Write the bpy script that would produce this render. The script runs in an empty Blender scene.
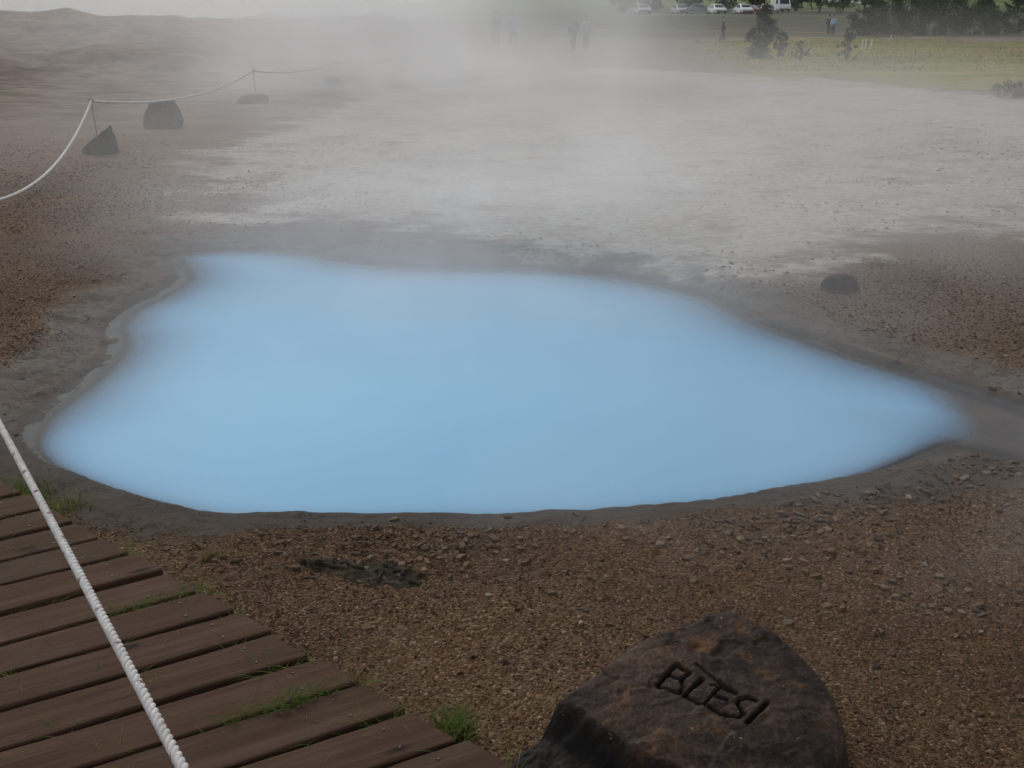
import bpy, bmesh, math, random
import numpy as np
from mathutils import Vector, Matrix
random.seed(7); rng = np.random.default_rng(7)
SC = bpy.context.scene
COL = SC.collection

# ------------------------------------------------------------------ survey: photo measurements to ground coordinates
EYE = 1.65
PITCH = math.atan(366 / 1000)
CP, SP = math.cos(PITCH), math.sin(PITCH)

def ray(px, py):
    a = (px - 512) / 1000; b = (py - 384) / 1000
    return np.array([a, CP - b * SP, -(b * CP + SP)])

def flat(px, py, z=0.0):
    d = ray(px, py)
    return np.array([0, 0, EYE]) + d * ((z - EYE) / d[2])

# ------------------------------------------------------------------ numpy noise
def _hash(ix, iy, seed):
    n = (ix.astype(np.int64) * 374761393 + iy.astype(np.int64) * 668265263 + seed * 144665) & 0xFFFFFFFF
    n = ((n ^ (n >> 13)) * 1274126177) & 0xFFFFFFFF
    n = n ^ (n >> 16)
    return (n & 0xFFFF) / 65535.0

def vnoise(x, y, seed=0):
    ix = np.floor(x); iy = np.floor(y); fx = x - ix; fy = y - iy
    fx = fx * fx * (3 - 2 * fx); fy = fy * fy * (3 - 2 * fy)
    a = _hash(ix, iy, seed); b = _hash(ix + 1, iy, seed); c = _hash(ix, iy + 1, seed); d = _hash(ix + 1, iy + 1, seed)
    return (a + (b - a) * fx) * (1 - fy) + (c + (d - c) * fx) * fy

def fbm(x, y, seed=0, octaves=4, gain=0.5):
    x = np.asarray(x, float); y = np.asarray(y, float)
    s = 0; amp = 1; tot = 0
    for o in range(octaves):
        s = s + amp * (vnoise(x * 2 ** o + 17.3 * o, y * 2 ** o - 9.1 * o, seed + o) - 0.5); tot += amp; amp *= gain
    return s / tot * 2          # about -1..1

def sstep(a, b, x):
    t = np.clip((x - a) / (b - a), 0, 1)
    return t * t * (3 - 2 * t)

def smooth_loop(pts, n=6):
    pts = np.asarray(pts, float); out = []
    L = len(pts)
    for i in range(L):
        p0, p1, p2, p3 = pts[i - 1], pts[i], pts[(i + 1) % L], pts[(i + 2) % L]
        for k in range(n):
            t = k / n
            out.append(0.5 * (2 * p1 + (p2 - p0) * t + (2 * p0 - 5 * p1 + 4 * p2 - p3) * t * t + (3 * p1 - p0 - 3 * p2 + p3) * t ** 3))
    return np.array(out)

def sdf(poly, x, y, far=50.0):
    """Signed distance to a closed polygon, positive inside."""
    x = np.asarray(x, float).ravel(); y = np.asarray(y, float).ravel()
    d2 = np.full(x.shape, far * far); inside = np.zeros(x.shape, bool)
    A = poly; B = np.roll(poly, -1, axis=0)
    for (ax, ay), (bx, by) in zip(A, B):
        ex, ey = bx - ax, by - ay; l2 = ex * ex + ey * ey + 1e-12
        t = np.clip(((x - ax) * ex + (y - ay) * ey) / l2, 0, 1)
        dx = x - (ax + t * ex); dy = y - (ay + t * ey)
        d2 = np.minimum(d2, dx * dx + dy * dy)
        if abs(ey) > 1e-12:
            c = ((ay > y) != (by > y)) & (x < ex * (y - ay) / ey + ax)
            inside ^= c
    d = np.sqrt(d2)
    return np.where(inside, d, -d)

# ------------------------------------------------------------------ pool outline, crust and meadow outlines
ZW = -0.07                      # water level
POOL_PX = [(36,442),(48,415),(82,388),(110,364),(121,345),(118,326),(135,309),(163,296),(184,281),(184,268),(176,259),(200,253),
           (245,250),(300,253),(345,261),(400,267),(450,268),(520,269),(570,272),(620,278),(680,290),(720,304),(760,324),(820,346),
           (880,366),(940,383),(1000,402),(1050,418),(1110,432),(1110,462),(1050,466),(1005,455),(962,445),(935,448),(900,462),(850,480),
           (790,494),(720,507),(640,515),(560,520),(480,522),(400,523),(300,523),(225,521),(190,515),(150,505),(110,492),(75,478),(48,462)]
POOL = smooth_loop([flat(x, y, ZW)[:2] for x, y in POOL_PX], 5)
CRUST_PX = [(192,160),(222,146),(262,134),(300,118),(380,92),(480,78),(600,68),(720,74),(850,82),(960,92),(1100,106),(1250,150),(1200,230),
            (1024,236),(960,226),(890,232),(840,262),(760,276),(640,262),(540,246),(440,236),(340,214),(262,220),(214,217),(232,204),(214,184)]
CRUST = smooth_loop([flat(x, y)[:2] for x, y in CRUST_PX], 3)
GRASS_PX = [(735,70),(790,82),(830,80),(880,88),(930,92),(985,104),(1100,112),(1300,118),(1500,60),(1500,44),(1024,43),(900,39),(800,38),(720,40)]
GRASS = smooth_loop([flat(x, y)[:2] for x, y in GRASS_PX], 3)
PATCH = flat(925, 285)[:2]       # warm gravel patch beyond the right end of the pool

def near_w(y, x):
    return sstep(4.35, 3.5, y)

def fields(x, y):
    """s: distance outside the shore; rimn: s over the local width of the grey rim; crust, grass: distance inside those areas."""
    x = np.asarray(x, float).ravel(); y = np.asarray(y, float).ravel()
    s = np.full(x.shape, 6.0); crust = np.full(x.shape, -6.0); grass = np.full(x.shape, -30.0)
    m = (np.abs(x) < 6.5) & (y > -1) & (y < 11.5)
    s[m] = np.minimum(-sdf(POOL, x[m], y[m]), 6.0)
    m = (x > -16) & (x < 60) & (y > 5) & (y < 46)
    crust[m] = np.maximum(sdf(CRUST, x[m], y[m]), -6.0)
    m = (x > 0) & (x < 130) & (y > 25) & (y < 110)
    grass[m] = np.maximum(sdf(GRASS, x[m], y[m]), -30.0)
    nw = near_w(y, x)
    W = 0.58 * (1 - nw) + 0.17 * nw
    W = W + 0.12 * sstep(-0.7, -1.4, x) * nw - 0.10 * sstep(-1.2, -2.0, x) * (1 - nw) + 0.34 * sstep(0.7, 1.9, x) * nw - 0.22 * sstep(1.0, 2.2, x) * (1 - nw)
    W = W * (1 + 0.30 * fbm(x * 1.1, y * 1.1, 31, 3))
    return s, s / W, crust, grass

def height(x, y, s=None):
    x = np.asarray(x, float).ravel(); y = np.asarray(y, float).ravel()
    if s is None: s = fields(x, y)[0]
    calm = sstep(0.1, 0.9, s)
    z = 0.030 * fbm(x * 0.9, y * 0.9, 3, 3) * calm + 0.010 * fbm(x * 5, y * 5, 5, 3) * sstep(0.0, 0.3, s)
    board = sstep(0.1, 0.5, (x * 0.624 + y * 0.781) - 1.475)      # under the boards the ground lies a little low and even
    z = z * (0.15 + 0.85 * board)
    z = z + 0.14 * fbm(x * 0.13, y * 0.13, 8, 3) * sstep(12, 26, y)
    # low eroded mounds far left
    rid = np.clip(fbm(x * 0.10 + 3, y * 0.22, 14, 4) + 0.12, 0, 1)
    z = z + (0.9 * rid) * sstep(22, 34, y) * sstep(-3, -10, x) * sstep(120, 80, y)
    z = z + 1.15 * sstep(30, 66, y) * sstep(2, -8, x) * sstep(190, 110, y) + 0.55 * np.exp(-(((x + 27) / 7) ** 2 + ((y - 58) / 6) ** 2))
    z = z + 0.5 * np.abs(fbm(x * 0.45, y * 0.8, 17, 4, .6)) * sstep(24, 36, y) * sstep(0, -7, x) * sstep(120, 80, y)
    for yc, x0, x1, hh, sd in ((34.5, -7, -30, .26, 201), (47, -9, -40, .30, 203), (26.5, -8, -20, .10, 207)):
        yw = y + 2.2 * fbm(x * .22, y * 0 + sd, sd, 4, .6)
        z = z + hh * sstep(yc, yc + .5, yw) * sstep(yc + 9, yc + 3, yw) * sstep(x0, x0 - 3, x) * sstep(x1 - 3, x1, x) * sstep(.25, .55, vnoise(x * .3, y * .05, sd + 1))
    # far slope
    z = z + 2.15 * sstep(84, 160, y) + 0.030 * np.maximum(y - 172, 0) + 0.05 * np.maximum(y - 420, 0) + 0.3 * np.maximum(y - 850, 0) * sstep(850, 1000, y)
    z = z + 6.0 * fbm(x * 0.008, y * 0.008, 21, 3) * sstep(190, 420, y)
    # pool bank and basin
    nw = near_w(y, x)
    w = 0.42 * (1 - nw) + 0.055 * nw
    w = w + 0.25 * sstep(1.2, 2.2, x) * nw
    wob = 0.05 * fbm(x * 2.2, y * 2.2, 41, 3)
    up = sstep(0, 1, np.clip((s + wob * 0.3) / w, 0, 1))
    st = (s + wob) * (9 + 8 * nw)
    fl = np.floor(st); fr = st - fl
    terr = (fl + sstep(0.55, 1.0, fr) - st) * 0.007 * sstep(-0.03, 0.05, s) * sstep(0.75, 0.3, s) * (0.5 + 1.2 * vnoise(x * 1.5, y * 1.5, 77))
    rel = np.clip(sstep(.0, .10, s) * sstep(1.3, .6, s), 0, 1)
    bank = ZW + (z - ZW) * up + terr + rel * (.011 * fbm(x * 8, y * 8, 121, 4, .6) + .006 * np.abs(fbm(x * 22, y * 22, 123, 2)) + .012 * sstep(.35, .45, fbm(x * 4, y * 4, 127, 4, .6)))
    d = np.maximum(-s, 0)
    k = 0.42 * (1 - nw) + 2.2 * nw
    dep = np.minimum(k * d + 0.35 * d * d, 0.9)
    dep = dep * (1 - 0.97 * sstep(1.68, 2.08, x - 0.35 * (y - 4)))
    bed = ZW - dep - 0.006 * (1 + fbm(x * 4, y * 4, 9, 3)) * sstep(0, 0.1, d)
    return np.where(s > 0, bank, np.where(s > -2, bed, bed))

def H(x, y):
    return float(height([x], [y])[0])

def gpos(px, py):
    """Where the sight line through a photo point meets the terrain."""
    d = ray(px, py)
    t = np.concatenate([np.linspace(1, 30, 600), np.linspace(30, 900, 4000)])
    P = np.array([0, 0, EYE]) + t[:, None] * d
    below = P[:, 2] < height(P[:, 0], P[:, 1], np.full(len(t), 6.0))
    i = int(np.argmax(below)) if below.any() else len(t) - 1
    return P[i]

# ------------------------------------------------------------------ object helpers
def link(o, parent=None):
    COL.objects.link(o)
    if parent is not None: o.parent = parent
    return o

def tag(o, label=None, cat=None, group=None, kind=None):
    if label: o['label'] = label
    if cat: o['category'] = cat
    if group: o['group'] = group
    if kind: o['kind'] = kind
    return o

def empty(name, loc, rz=0.0):
    o = bpy.data.objects.new(name, None); o.location = loc; o.rotation_euler = (0, 0, rz); o.empty_display_size = 0.1
    return link(o)

def mesh_np(name, V, F, mat, parent=None, smooth=True, nper=None):
    """V (n,3); F (m,k) array with one face size."""
    me = bpy.data.meshes.new(name)
    V = np.asarray(V, np.float32); F = np.asarray(F, np.int32)
    me.vertices.add(len(V)); me.vertices.foreach_set('co', V.ravel())
    k = F.shape[1]
    me.loops.add(F.size); me.loops.foreach_set('vertex_index', F.ravel())
    me.polygons.add(len(F)); me.polygons.foreach_set('loop_start', np.arange(0, F.size, k, dtype=np.int32))
    me.polygons.foreach_set('use_smooth', np.full(len(F), smooth, bool))
    me.update(calc_edges=True); me.validate()
    if mat: me.materials.append(mat)
    return link(bpy.data.objects.new(name, me), parent)

def attr(o, name, vals):
    a = o.data.attributes.new(name, 'FLOAT', 'POINT'); a.data.foreach_set('value', np.asarray(vals, np.float32).ravel())

def attr_col(o, name, cols):
    a = o.data.color_attributes.new(name, 'FLOAT_COLOR', 'POINT')
    c = np.ones((len(cols), 4), np.float32); c[:, :3] = cols
    a.data.foreach_set('color', c.ravel())

def bm_obj(name, bm, mat, parent=None, smooth=False):
    me = bpy.data.meshes.new(name); bm.to_mesh(me); bm.free()
    if mat: me.materials.append(mat)
    if smooth:
        for p in me.polygons: p.use_smooth = True
    return link(bpy.data.objects.new(name, me), parent)

def box_bm(sx, sy, sz, c=(0, 0, 0), bevel=0.0, seg=1):
    bm = bmesh.new(); bmesh.ops.create_cube(bm, size=1)
    for v in bm.verts: v.co = Vector((v.co.x * sx + c[0], v.co.y * sy + c[1], v.co.z * sz + c[2]))
    if bevel: bmesh.ops.bevel(bm, geom=bm.edges[:], offset=bevel, segments=seg, affect='EDGES', profile=0.6)
    return bm

def tube(points, radii, n=8):
    """Vertices and quads of a tube along points."""
    P = np.asarray(points, float); m = len(P)
    R = np.broadcast_to(np.asarray(radii, float), (m,))
    T = np.gradient(P, axis=0); T /= np.linalg.norm(T, axis=1)[:, None] + 1e-12
    ref = np.array([0, 0, 1.0]) if abs(T[0][2]) < 0.9 else np.array([1.0, 0, 0])
    U = np.cross(T, ref); U /= np.linalg.norm(U, axis=1)[:, None] + 1e-12
    W = np.cross(T, U)
    a = np.linspace(0, 2 * math.pi, n, endpoint=False)
    V = P[:, None, :] + R[:, None, None] * (np.cos(a)[None, :, None] * U[:, None, :] + np.sin(a)[None, :, None] * W[:, None, :])
    i = np.arange(m - 1)[:, None] * n; j = np.arange(n)[None, :]; j2 = (j + 1) % n
    F = np.stack([i + j, i + j2, i + n + j2, i + n + j], -1).reshape(-1, 4)
    return V.reshape(-1, 3), F

def join_vf(parts):
    V = []; F = []; o = 0
    for v, f in parts:
        V.append(v); F.append(np.asarray(f) + o); o += len(v)
    return np.concatenate(V), np.concatenate(F)

# ------------------------------------------------------------------ material helpers
class NT:
    def __init__(self, name, world=False):
        self.m = bpy.data.materials.new(name); self.m.use_nodes = True
        self.t = self.m.node_tree; self.t.nodes.clear()
        self.out = self.t.nodes.new('ShaderNodeOutputMaterial')
    def n(self, kind, ins=None, **props):
        nd = self.t.nodes.new('ShaderNode' + kind)
        for k, v in props.items(): setattr(nd, k, v)
        for k, v in (ins or {}).items(): self.set(nd.inputs[k], v)
        return nd
    def set(self, sock, v):
        if isinstance(v, bpy.types.NodeSocket): self.t.links.new(v, sock)
        elif isinstance(v, bpy.types.Node): self.t.links.new(v.outputs[0], sock)
        elif isinstance(v, (tuple, list)) and len(v) == 3 and sock.type == 'RGBA': sock.default_value = (*v, 1)
        else: sock.default_value = v
    def math(self, op, a, b=0.0, c=None, clamp=False):
        nd = self.n('Math', operation=op, use_clamp=clamp); self.set(nd.inputs[0], a); self.set(nd.inputs[1], b)
        if c is not None: self.set(nd.inputs[2], c)
        return nd.outputs[0]
    def mix(self, f, a, b, blend='MIX'):
        nd = self.n('Mix', data_type='RGBA', blend_type=blend); self.set(nd.inputs[0], f); self.set(nd.inputs[6], a); self.set(nd.inputs[7], b)
        return nd.outputs[2]
    def range(self, v, a, b, c=0.0, d=1.0, smooth=True):
        nd = self.n('MapRange', interpolation_type='SMOOTHSTEP' if smooth else 'LINEAR')
        for i, x in enumerate((v, a, b, c, d)): self.set(nd.inputs[i], x)
        return nd.outputs[0]
    def ramp(self, f, stops, const=False):
        nd = self.n('ValToRGB'); self.set(nd.inputs[0], f); cr = nd.color_ramp
        if const: cr.interpolation = 'CONSTANT'
        while len(cr.elements) < len(stops): cr.elements.new(0.5)
        for e, (p, c) in zip(cr.elements, stops): e.position = p; e.color = (*c, 1)
        return nd.outputs[0]
    def noise(self, vec, scale, detail=4, rough=0.55, dist=0.0):
        return self.n('TexNoise', {'Vector': vec, 'Scale': scale, 'Detail': detail, 'Roughness': rough, 'Distortion': dist}).outputs[0]
    def map(self, vec, scale=(1, 1, 1), loc=(0, 0, 0), rot=(0, 0, 0)):
        return self.n('Mapping', {'Vector': vec, 'Scale': scale, 'Location': loc, 'Rotation': rot}).outputs[0]
    def attr(self, name, out='Fac'):
        return self.n('Attribute', attribute_name=name).outputs[out]
    def pos(self): return self.n('NewGeometry').outputs['Position']
    def obj(self): return self.n('TexCoord').outputs['Object']
    def bump(self, h, strength=0.5, dist=0.01, normal=None):
        ins = {'Height': h, 'Strength': strength, 'Distance': dist}
        if normal is not None: ins['Normal'] = normal
        return self.n('Bump', ins).outputs[0]
    def principled(self, **k):
        ins = {}
        for a, v in k.items(): ins[a.replace('_', ' ')] = v
        return self.n('BsdfPrincipled', ins)
    def surface(self, sh): self.t.links.new(sh.outputs[0] if isinstance(sh, bpy.types.Node) else sh, self.out.inputs[0]); return self.m
    def volume(self, sh): self.t.links.new(sh.outputs[0], self.out.inputs[1]); return self.m

def plain(name, col, rough=0.6, var=0.25, scale=8.0, metal=0.0, bump=0.0, bscale=40.0):
    t = NT(name); p = t.obj(); nz = t.noise(p, scale, 5)
    c = t.mix(t.range(nz, 0.3, 0.7), tuple(x * (1 - var) for x in col), tuple(min(1, x * (1 + var)) for x in col))
    k = dict(Base_Color=c, Roughness=rough, Metallic=metal)
    if bump: k['Normal'] = t.bump(t.noise(p, bscale, 6), bump, 0.01)
    return t.surface(t.principled(**k))

# ------------------------------------------------------------------ ground material
def ground_material():
    t = NT('ground_surface'); P = t.pos()
    rim = t.attr('rimn'); s = t.attr('shore'); crust = t.attr('crust'); grass = t.attr('meadow'); nearw = t.attr('nearside'); patch = t.attr('patch')
    warp = t.noise(P, 7, 3)
    v1 = t.n('TexVoronoi', {'Vector': P, 'Scale': 135.0, 'Randomness': 1.0})
    v2 = t.n('TexVoronoi', {'Vector': P, 'Scale': 58.0, 'Randomness': 1.0})
    r1 = t.n('SeparateColor', {'Color': v1.outputs['Color']}).outputs[0]
    r2 = t.n('SeparateColor', {'Color': v2.outputs['Color']}).outputs[1]
    gr = t.ramp(r1, [(0.0, (.050, .027, .013)), (0.35, (.088, .049, .024)), (0.7, (.128, .074, .036)), (0.93, (.178, .110, .060)), (1.0, (.26, .20, .14))])
    gr = t.mix(t.math('MULTIPLY', t.math('GREATER_THAN', r2, 0.72), 0.45), gr, (.13, .088, .055))
    big = t.noise(P, 0.75, 5, 0.6)
    gr = t.mix(1.0, gr, t.ramp(big, [(0.25, (.58, .56, .54)), (0.5, (.86, .86, .86)), (0.75, (1.15, 1.12, 1.08))]), 'MULTIPLY')
    dist = t.range(t.n('VectorMath', {0: P}, operation='LENGTH').outputs['Value'], 5, 16)
    gr = t.mix(t.math('MULTIPLY', dist, 0.55), gr, (.165, .096, .050))
    gr = t.mix(t.math('MULTIPLY', t.range(t.noise(P, 0.35, 4), 0.5, 0.7), 0.35), gr, (.11, .095, .085))
    yd = t.n('SeparateXYZ', {0: P}).outputs[1]
    mot = t.noise(t.map(P, (.8, 1.0, 1)), 1.0, 9, .74)
    mc = t.ramp(mot, [(.38, (.020, .019, .012)), (.45, (.085, .068, .046)), (.52, (.165, .122, .084)), (.60, (.26, .22, .17)), (.70, (.080, .085, .035))])
    gr = t.mix(t.math('MULTIPLY', t.range(yd, 12, 22), .62), gr, mc)
    px_ = t.n('SeparateXYZ', {0: P}).outputs[0]
    haze_tint = t.math('MULTIPLY', t.range(px_, .8, 2.0), t.range(yd, 4.5, 5.6))
    gr = t.mix(t.math('MULTIPLY', haze_tint, .45), gr, (.165, .138, .108))  # haze beyond the pool's right end, painted into the gravel as a paler grey
    # sinter rim
    lines = t.noise(t.n('CombineXYZ', {0: t.math('ADD', t.math('MULTIPLY', s, 26.0), t.math('MULTIPLY', warp, 3.0)), 1: t.math('MULTIPLY', big, 5.0), 2: 0.0}).outputs[0], 1.0, 4, 0.65)
    fine = t.noise(P, 30, 6, 0.65)
    rc = t.ramp(lines, [(0.28, (.060, .053, .045)), (0.45, (.115, .104, .092)), (0.62, (.150, .138, .124)), (0.8, (.21, .19, .17))])
    rc = t.mix(.65, rc, (.135, .112, .090))
    rc = t.mix(t.range(fine, 0.40, 0.72), rc, (.090, .078, .066))
    rc = t.mix(t.math('MULTIPLY', t.range(t.noise(P, 4.5, 8, .76), .48, .60), .8), rc, (.085, .060, .040))
    rc = t.mix(t.range(t.noise(P, 38, 4, .65), .60, .68), rc, (.045, .034, .025))
    ck = t.n('TexVoronoi', {'Vector': t.n('VectorMath', {0: P, 1: t.n('TexNoise', {'Vector': P, 'Scale': 6.0, 'Detail': 4.0}).outputs['Color']}, operation='ADD').outputs[0], 'Scale': 5.0}, feature='DISTANCE_TO_EDGE').outputs['Distance']
    crack = t.math('MULTIPLY', t.range(ck, .0, .03, 1.0, 0.0), t.range(t.noise(P, 2.4, 3), .45, .58))
    rc = t.mix(t.math('MULTIPLY', crack, .8), rc, (.035, .028, .022))
    rc = t.mix(t.math('MULTIPLY', nearw, 0.8), rc, (.052, .041, .032))
    rmask = t.range(t.math('ADD', rim, t.math('MULTIPLY', t.math('SUBTRACT', t.noise(P, 3.2, 6, 0.7), 0.5), 1.3)), 0.72, 1.12, 1.0, 0.0)
    col = t.mix(rmask, gr, rc)
    # pale silica crust
    sp = t.map(P, (0.8, 1.0, 1))
    cn = t.noise(sp, 1.3, 9, 0.72); cf = t.noise(sp, 15.0, 8, 0.75)
    cc = t.ramp(cf, [(0.30, (.12, .098, .072)), (0.42, (.30, .27, .23)), (0.55, (.44, .415, .375)), (0.72, (.56, .54, .50))])
    cc = t.mix(t.math('MULTIPLY', t.range(t.noise(sp, 1.7, 9, 0.74), 0.51, 0.63), 0.75), cc, (.165, .120, .080))
    cc = t.mix(t.range(t.noise(P, 11, 5, 0.7), 0.64, 0.70), cc, (.10, .078, .058))
    cc = t.mix(t.math('MULTIPLY', t.range(t.noise(P, .55, 6, .65), .50, .66), .55), cc, (.185, .165, .145))
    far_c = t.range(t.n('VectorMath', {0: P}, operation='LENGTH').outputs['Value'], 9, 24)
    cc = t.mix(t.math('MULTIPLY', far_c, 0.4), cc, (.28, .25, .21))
    cmask = t.range(t.math('ADD', crust, t.math('MULTIPLY', t.math('SUBTRACT', cn, 0.5), 4.2)), -0.25, 0.45)
    col = t.mix(t.math('MULTIPLY', cmask, 0.94), col, cc)
    # meadow
    gn = t.noise(t.map(P, (0.10, 0.35, 1)), 1.0, 5, 0.6); gf = t.noise(P, 2.2, 5, 0.7)
    gc = t.ramp(gn, [(0.32, (.085, .115, .018)), (0.45, (.170, .175, .030)), (0.56, (.25, .205, .050)), (0.68, (.28, .165, .065))])
    gc = t.mix(1.0, gc, t.ramp(gf, [(0.3, (.65, .65, .65)), (0.7, (1.2, 1.2, 1.2))]), 'MULTIPLY')
    gmask = t.range(t.math('ADD', grass, t.math('MULTIPLY', t.math('SUBTRACT', t.noise(t.map(P, (0.3, 0.6, 1)), 1.0, 5, 0.7), 0.5), 14.0)), -1.5, 2.5)
    col = t.mix(gmask, col, gc)
    # far country: dull heath, then green fields on the slope
    yy = t.n('SeparateXYZ', {0: P}).outputs[1]
    fn = t.noise(t.map(P, (0.02, 0.06, 1)), 1.0, 5, 0.6)
    fc = t.ramp(fn, [(0.3, (.030, .040, .018)), (0.5, (.055, .055, .028)), (0.68, (.085, .105, .030))])
    fc2 = t.ramp(fn, [(0.3, (.050, .085, .022)), (0.5, (.090, .125, .030)), (0.65, (.140, .140, .040))])
    fc = t.mix(t.range(yy, 190, 260), fc, fc2)
    col = t.mix(t.range(t.math('ADD', yy, t.math('MULTIPLY', t.math('SUBTRACT', gf, 0.5), 8.0)), 86, 94), col, fc)
    # pool bed and the wet line at the shore
    bedc = t.mix(t.range(t.noise(P, 5, 5), 0.35, 0.65), (.105, .098, .090), (.078, .072, .065))
    shallow = t.range(t.n('SeparateXYZ', {0: P}).outputs[0], 1.5, 2.2)
    bedc = t.mix(t.math('MULTIPLY', shallow, 0.85), bedc, (.120, .095, .076))
    col = t.mix(t.range(s, -0.05, 0.0, 1.0, 0.0), col, bedc)
    wet = t.math('MULTIPLY', t.range(t.math('ADD', s, t.math('MULTIPLY', t.math('SUBTRACT', warp, .5), .05)), 0.03, 0.17, 1.0, 0.0), t.range(s, -0.12, -0.02))
    col = t.mix(t.math('MULTIPLY', wet, 0.80), col, (.034, .030, .026))
    och = t.math('MULTIPLY', t.math('MULTIPLY', t.range(s, 0.10, 0.12), t.range(s, 0.13, 0.16, 1.0, 0.0)), t.range(t.noise(P, 1.4, 3), 0.52, 0.62))
    col = t.mix(t.math('MULTIPLY', och, 0.3), col, (.22, .16, .09))
    # relief
    gh = t.math('ADD', t.math('MULTIPLY', t.math('SUBTRACT', 1.0, v1.outputs['Distance']), 1.0), t.math('MULTIPLY', t.math('SUBTRACT', 1.0, v2.outputs['Distance']), 1.2))
    gh = t.math('MULTIPLY', gh, t.math('SUBTRACT', 1.0, t.math('MULTIPLY', rmask, 0.9)))
    hh = t.math('ADD', gh, t.math('ADD', t.math('MULTIPLY', fine, 0.8), t.math('MULTIPLY', rmask, t.math('SUBTRACT', t.math('ADD', t.math('MULTIPLY', lines, .5), t.math('MULTIPLY', t.noise(P, 12, 6, .7), 3.0)), t.math('MULTIPLY', crack, 1.5)))))
    nb = t.bump(hh, 0.7, 0.007)
    rough = t.math('SUBTRACT', 0.92, t.math('MULTIPLY', t.math('ADD', t.math('MULTIPLY', rmask, .06), t.math('MULTIPLY', wet, 0.18)), 1.0))
    return t.surface(t.principled(Base_Color=col, Roughness=rough, Normal=nb, Specular_IOR_Level=0.15))

def axis(lo, hi, step, far_lo, far_hi, grow):
    mid = np.arange(lo, hi + 1e-6, step); up = []; x = hi; d = step
    while x < far_hi: d *= grow; x += d; up.append(x)
    dn = []; x = lo; d = step
    while x > far_lo: d *= grow; x -= d; dn.append(x)
    return np.concatenate([np.array(dn[::-1]), mid, np.array(up)])

def build_ground():
    xs = axis(-4.4, 4.2, 0.02, -1600, 1600, 1.05); ys = axis(1.4, 8.2, 0.02, -60, 2200, 1.045)
    X, Y = np.meshgrid(xs, ys); x = X.ravel(); y = Y.ravel()
    s, rimn, crust, grass = fields(x, y)
    z = height(x, y, s)
    nx, ny = len(xs), len(ys)
    i = np.arange(ny - 1)[:, None] * nx + np.arange(nx - 1)[None, :]
    F = np.stack([i, i + 1, i + nx + 1, i + nx], -1).reshape(-1, 4)
    o = mesh_np('ground', np.stack([x, y, z], 1), F, ground_material())
    attr(o, 'shore', np.clip(s, -3, 6)); attr(o, 'rimn', np.clip(rimn, -3, 8)); attr(o, 'crust', crust); attr(o, 'meadow', grass)
    attr(o, 'nearside', near_w(y, x)); attr(o, 'patch', np.exp(-(((x - PATCH[0]) / 0.9) ** 2 + ((y - PATCH[1]) / 1.0) ** 2)))
    tag(o, kind='structure')

# ------------------------------------------------------------------ water
def build_water():
    xs = np.arange(-2.6, 3.2, 0.03); ys = np.arange(2.6, 8.0, 0.03)
    X, Y = np.meshgrid(xs, ys); x = X.ravel(); y = Y.ravel()
    s = fields(x, y)[0]; dep = ZW - height(x, y, s)
    nx, ny = len(xs), len(ys)
    i = np.arange(ny - 1)[:, None] * nx + np.arange(nx - 1)[None, :]
    F = np.stack([i, i + 1, i + nx + 1, i + nx], -1).reshape(-1, 4)
    F = F[(s[F] < 0.06).any(1)]
    used = np.unique(F); re = np.full(len(x), -1); re[used] = np.arange(len(used))
    t = NT('milky_water'); P = t.pos(); d = t.attr('depth')
    fac = t.math('SUBTRACT', 1.0, t.math('POWER', 2.718, t.math('MULTIPLY', t.math('MAXIMUM', t.math('SUBTRACT', d, .014), 0.0), -12.0)), clamp=True)
    col = t.ramp(fac, [(0.0, (.18, .25, .36)), (0.55, (.185, .32, .51)), (0.9, (.215, .42, .61)), (1.0, (.262, .52, .73))])
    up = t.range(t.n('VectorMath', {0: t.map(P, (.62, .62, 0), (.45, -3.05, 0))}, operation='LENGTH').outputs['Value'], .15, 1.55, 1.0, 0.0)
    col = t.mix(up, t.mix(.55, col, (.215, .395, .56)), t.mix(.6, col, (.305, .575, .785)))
    cl = t.noise(t.map(P, (0.9, 1.3, 1)), 1.0, 4, 0.55, .6)
    col = t.mix(1.0, col, t.ramp(cl, [(0.3, (.93, .95, .97)), (0.7, (1.0, 1.0, 1.0))]), 'MULTIPLY')
    nb = t.bump(t.noise(P, 9, 3), 0.05, 0.01)
    body = t.n('BsdfDiffuse', {'Color': col})
    clear = t.n('BsdfTransparent', {'Color': (.90, .93, .95)})
    b = t.n('MixShader', {0: fac, 1: clear.outputs[0], 2: body.outputs[0]})
    gl = t.n('BsdfGlossy', {'Color': (1, 1, 1), 'Roughness': 0.12, 'Normal': nb})
    fr = t.n('Fresnel', {'IOR': 1.33, 'Normal': nb})
    m = t.surface(t.n('MixShader', {0: t.math('MULTIPLY', fr.outputs[0], 0.3), 1: b.outputs[0], 2: gl.outputs[0]}))
    V = np.stack([x, y, np.full_like(x, ZW)], 1)[used]
    o = mesh_np('water', V, re[F], m); attr(o, 'depth', dep[used]); tag(o, 'milky pale blue hot spring water filling the wide rounded pool', kind='structure')

# ------------------------------------------------------------------ gravel and rubble
PAL = np.array([(.068,.036,.017),(.100,.055,.026),(.132,.075,.037),(.160,.102,.055),(.110,.078,.053),(.21,.145,.085),(.075,.056,.042),(.30,.24,.18),(.175,.096,.042)])
PALW = np.array([.20,.22,.19,.12,.10,.05,.08,.015,.055]); PALW = PALW / PALW.sum()
OCT_V = np.array([(1,0,0),(-1,0,0),(0,1,0),(0,-1,0),(0,0,1),(0,0,-1)], float)
OCT_F = np.array([(0,2,4),(2,1,4),(1,3,4),(3,0,4),(2,0,5),(1,2,5),(3,1,5),(0,3,5)])

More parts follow.
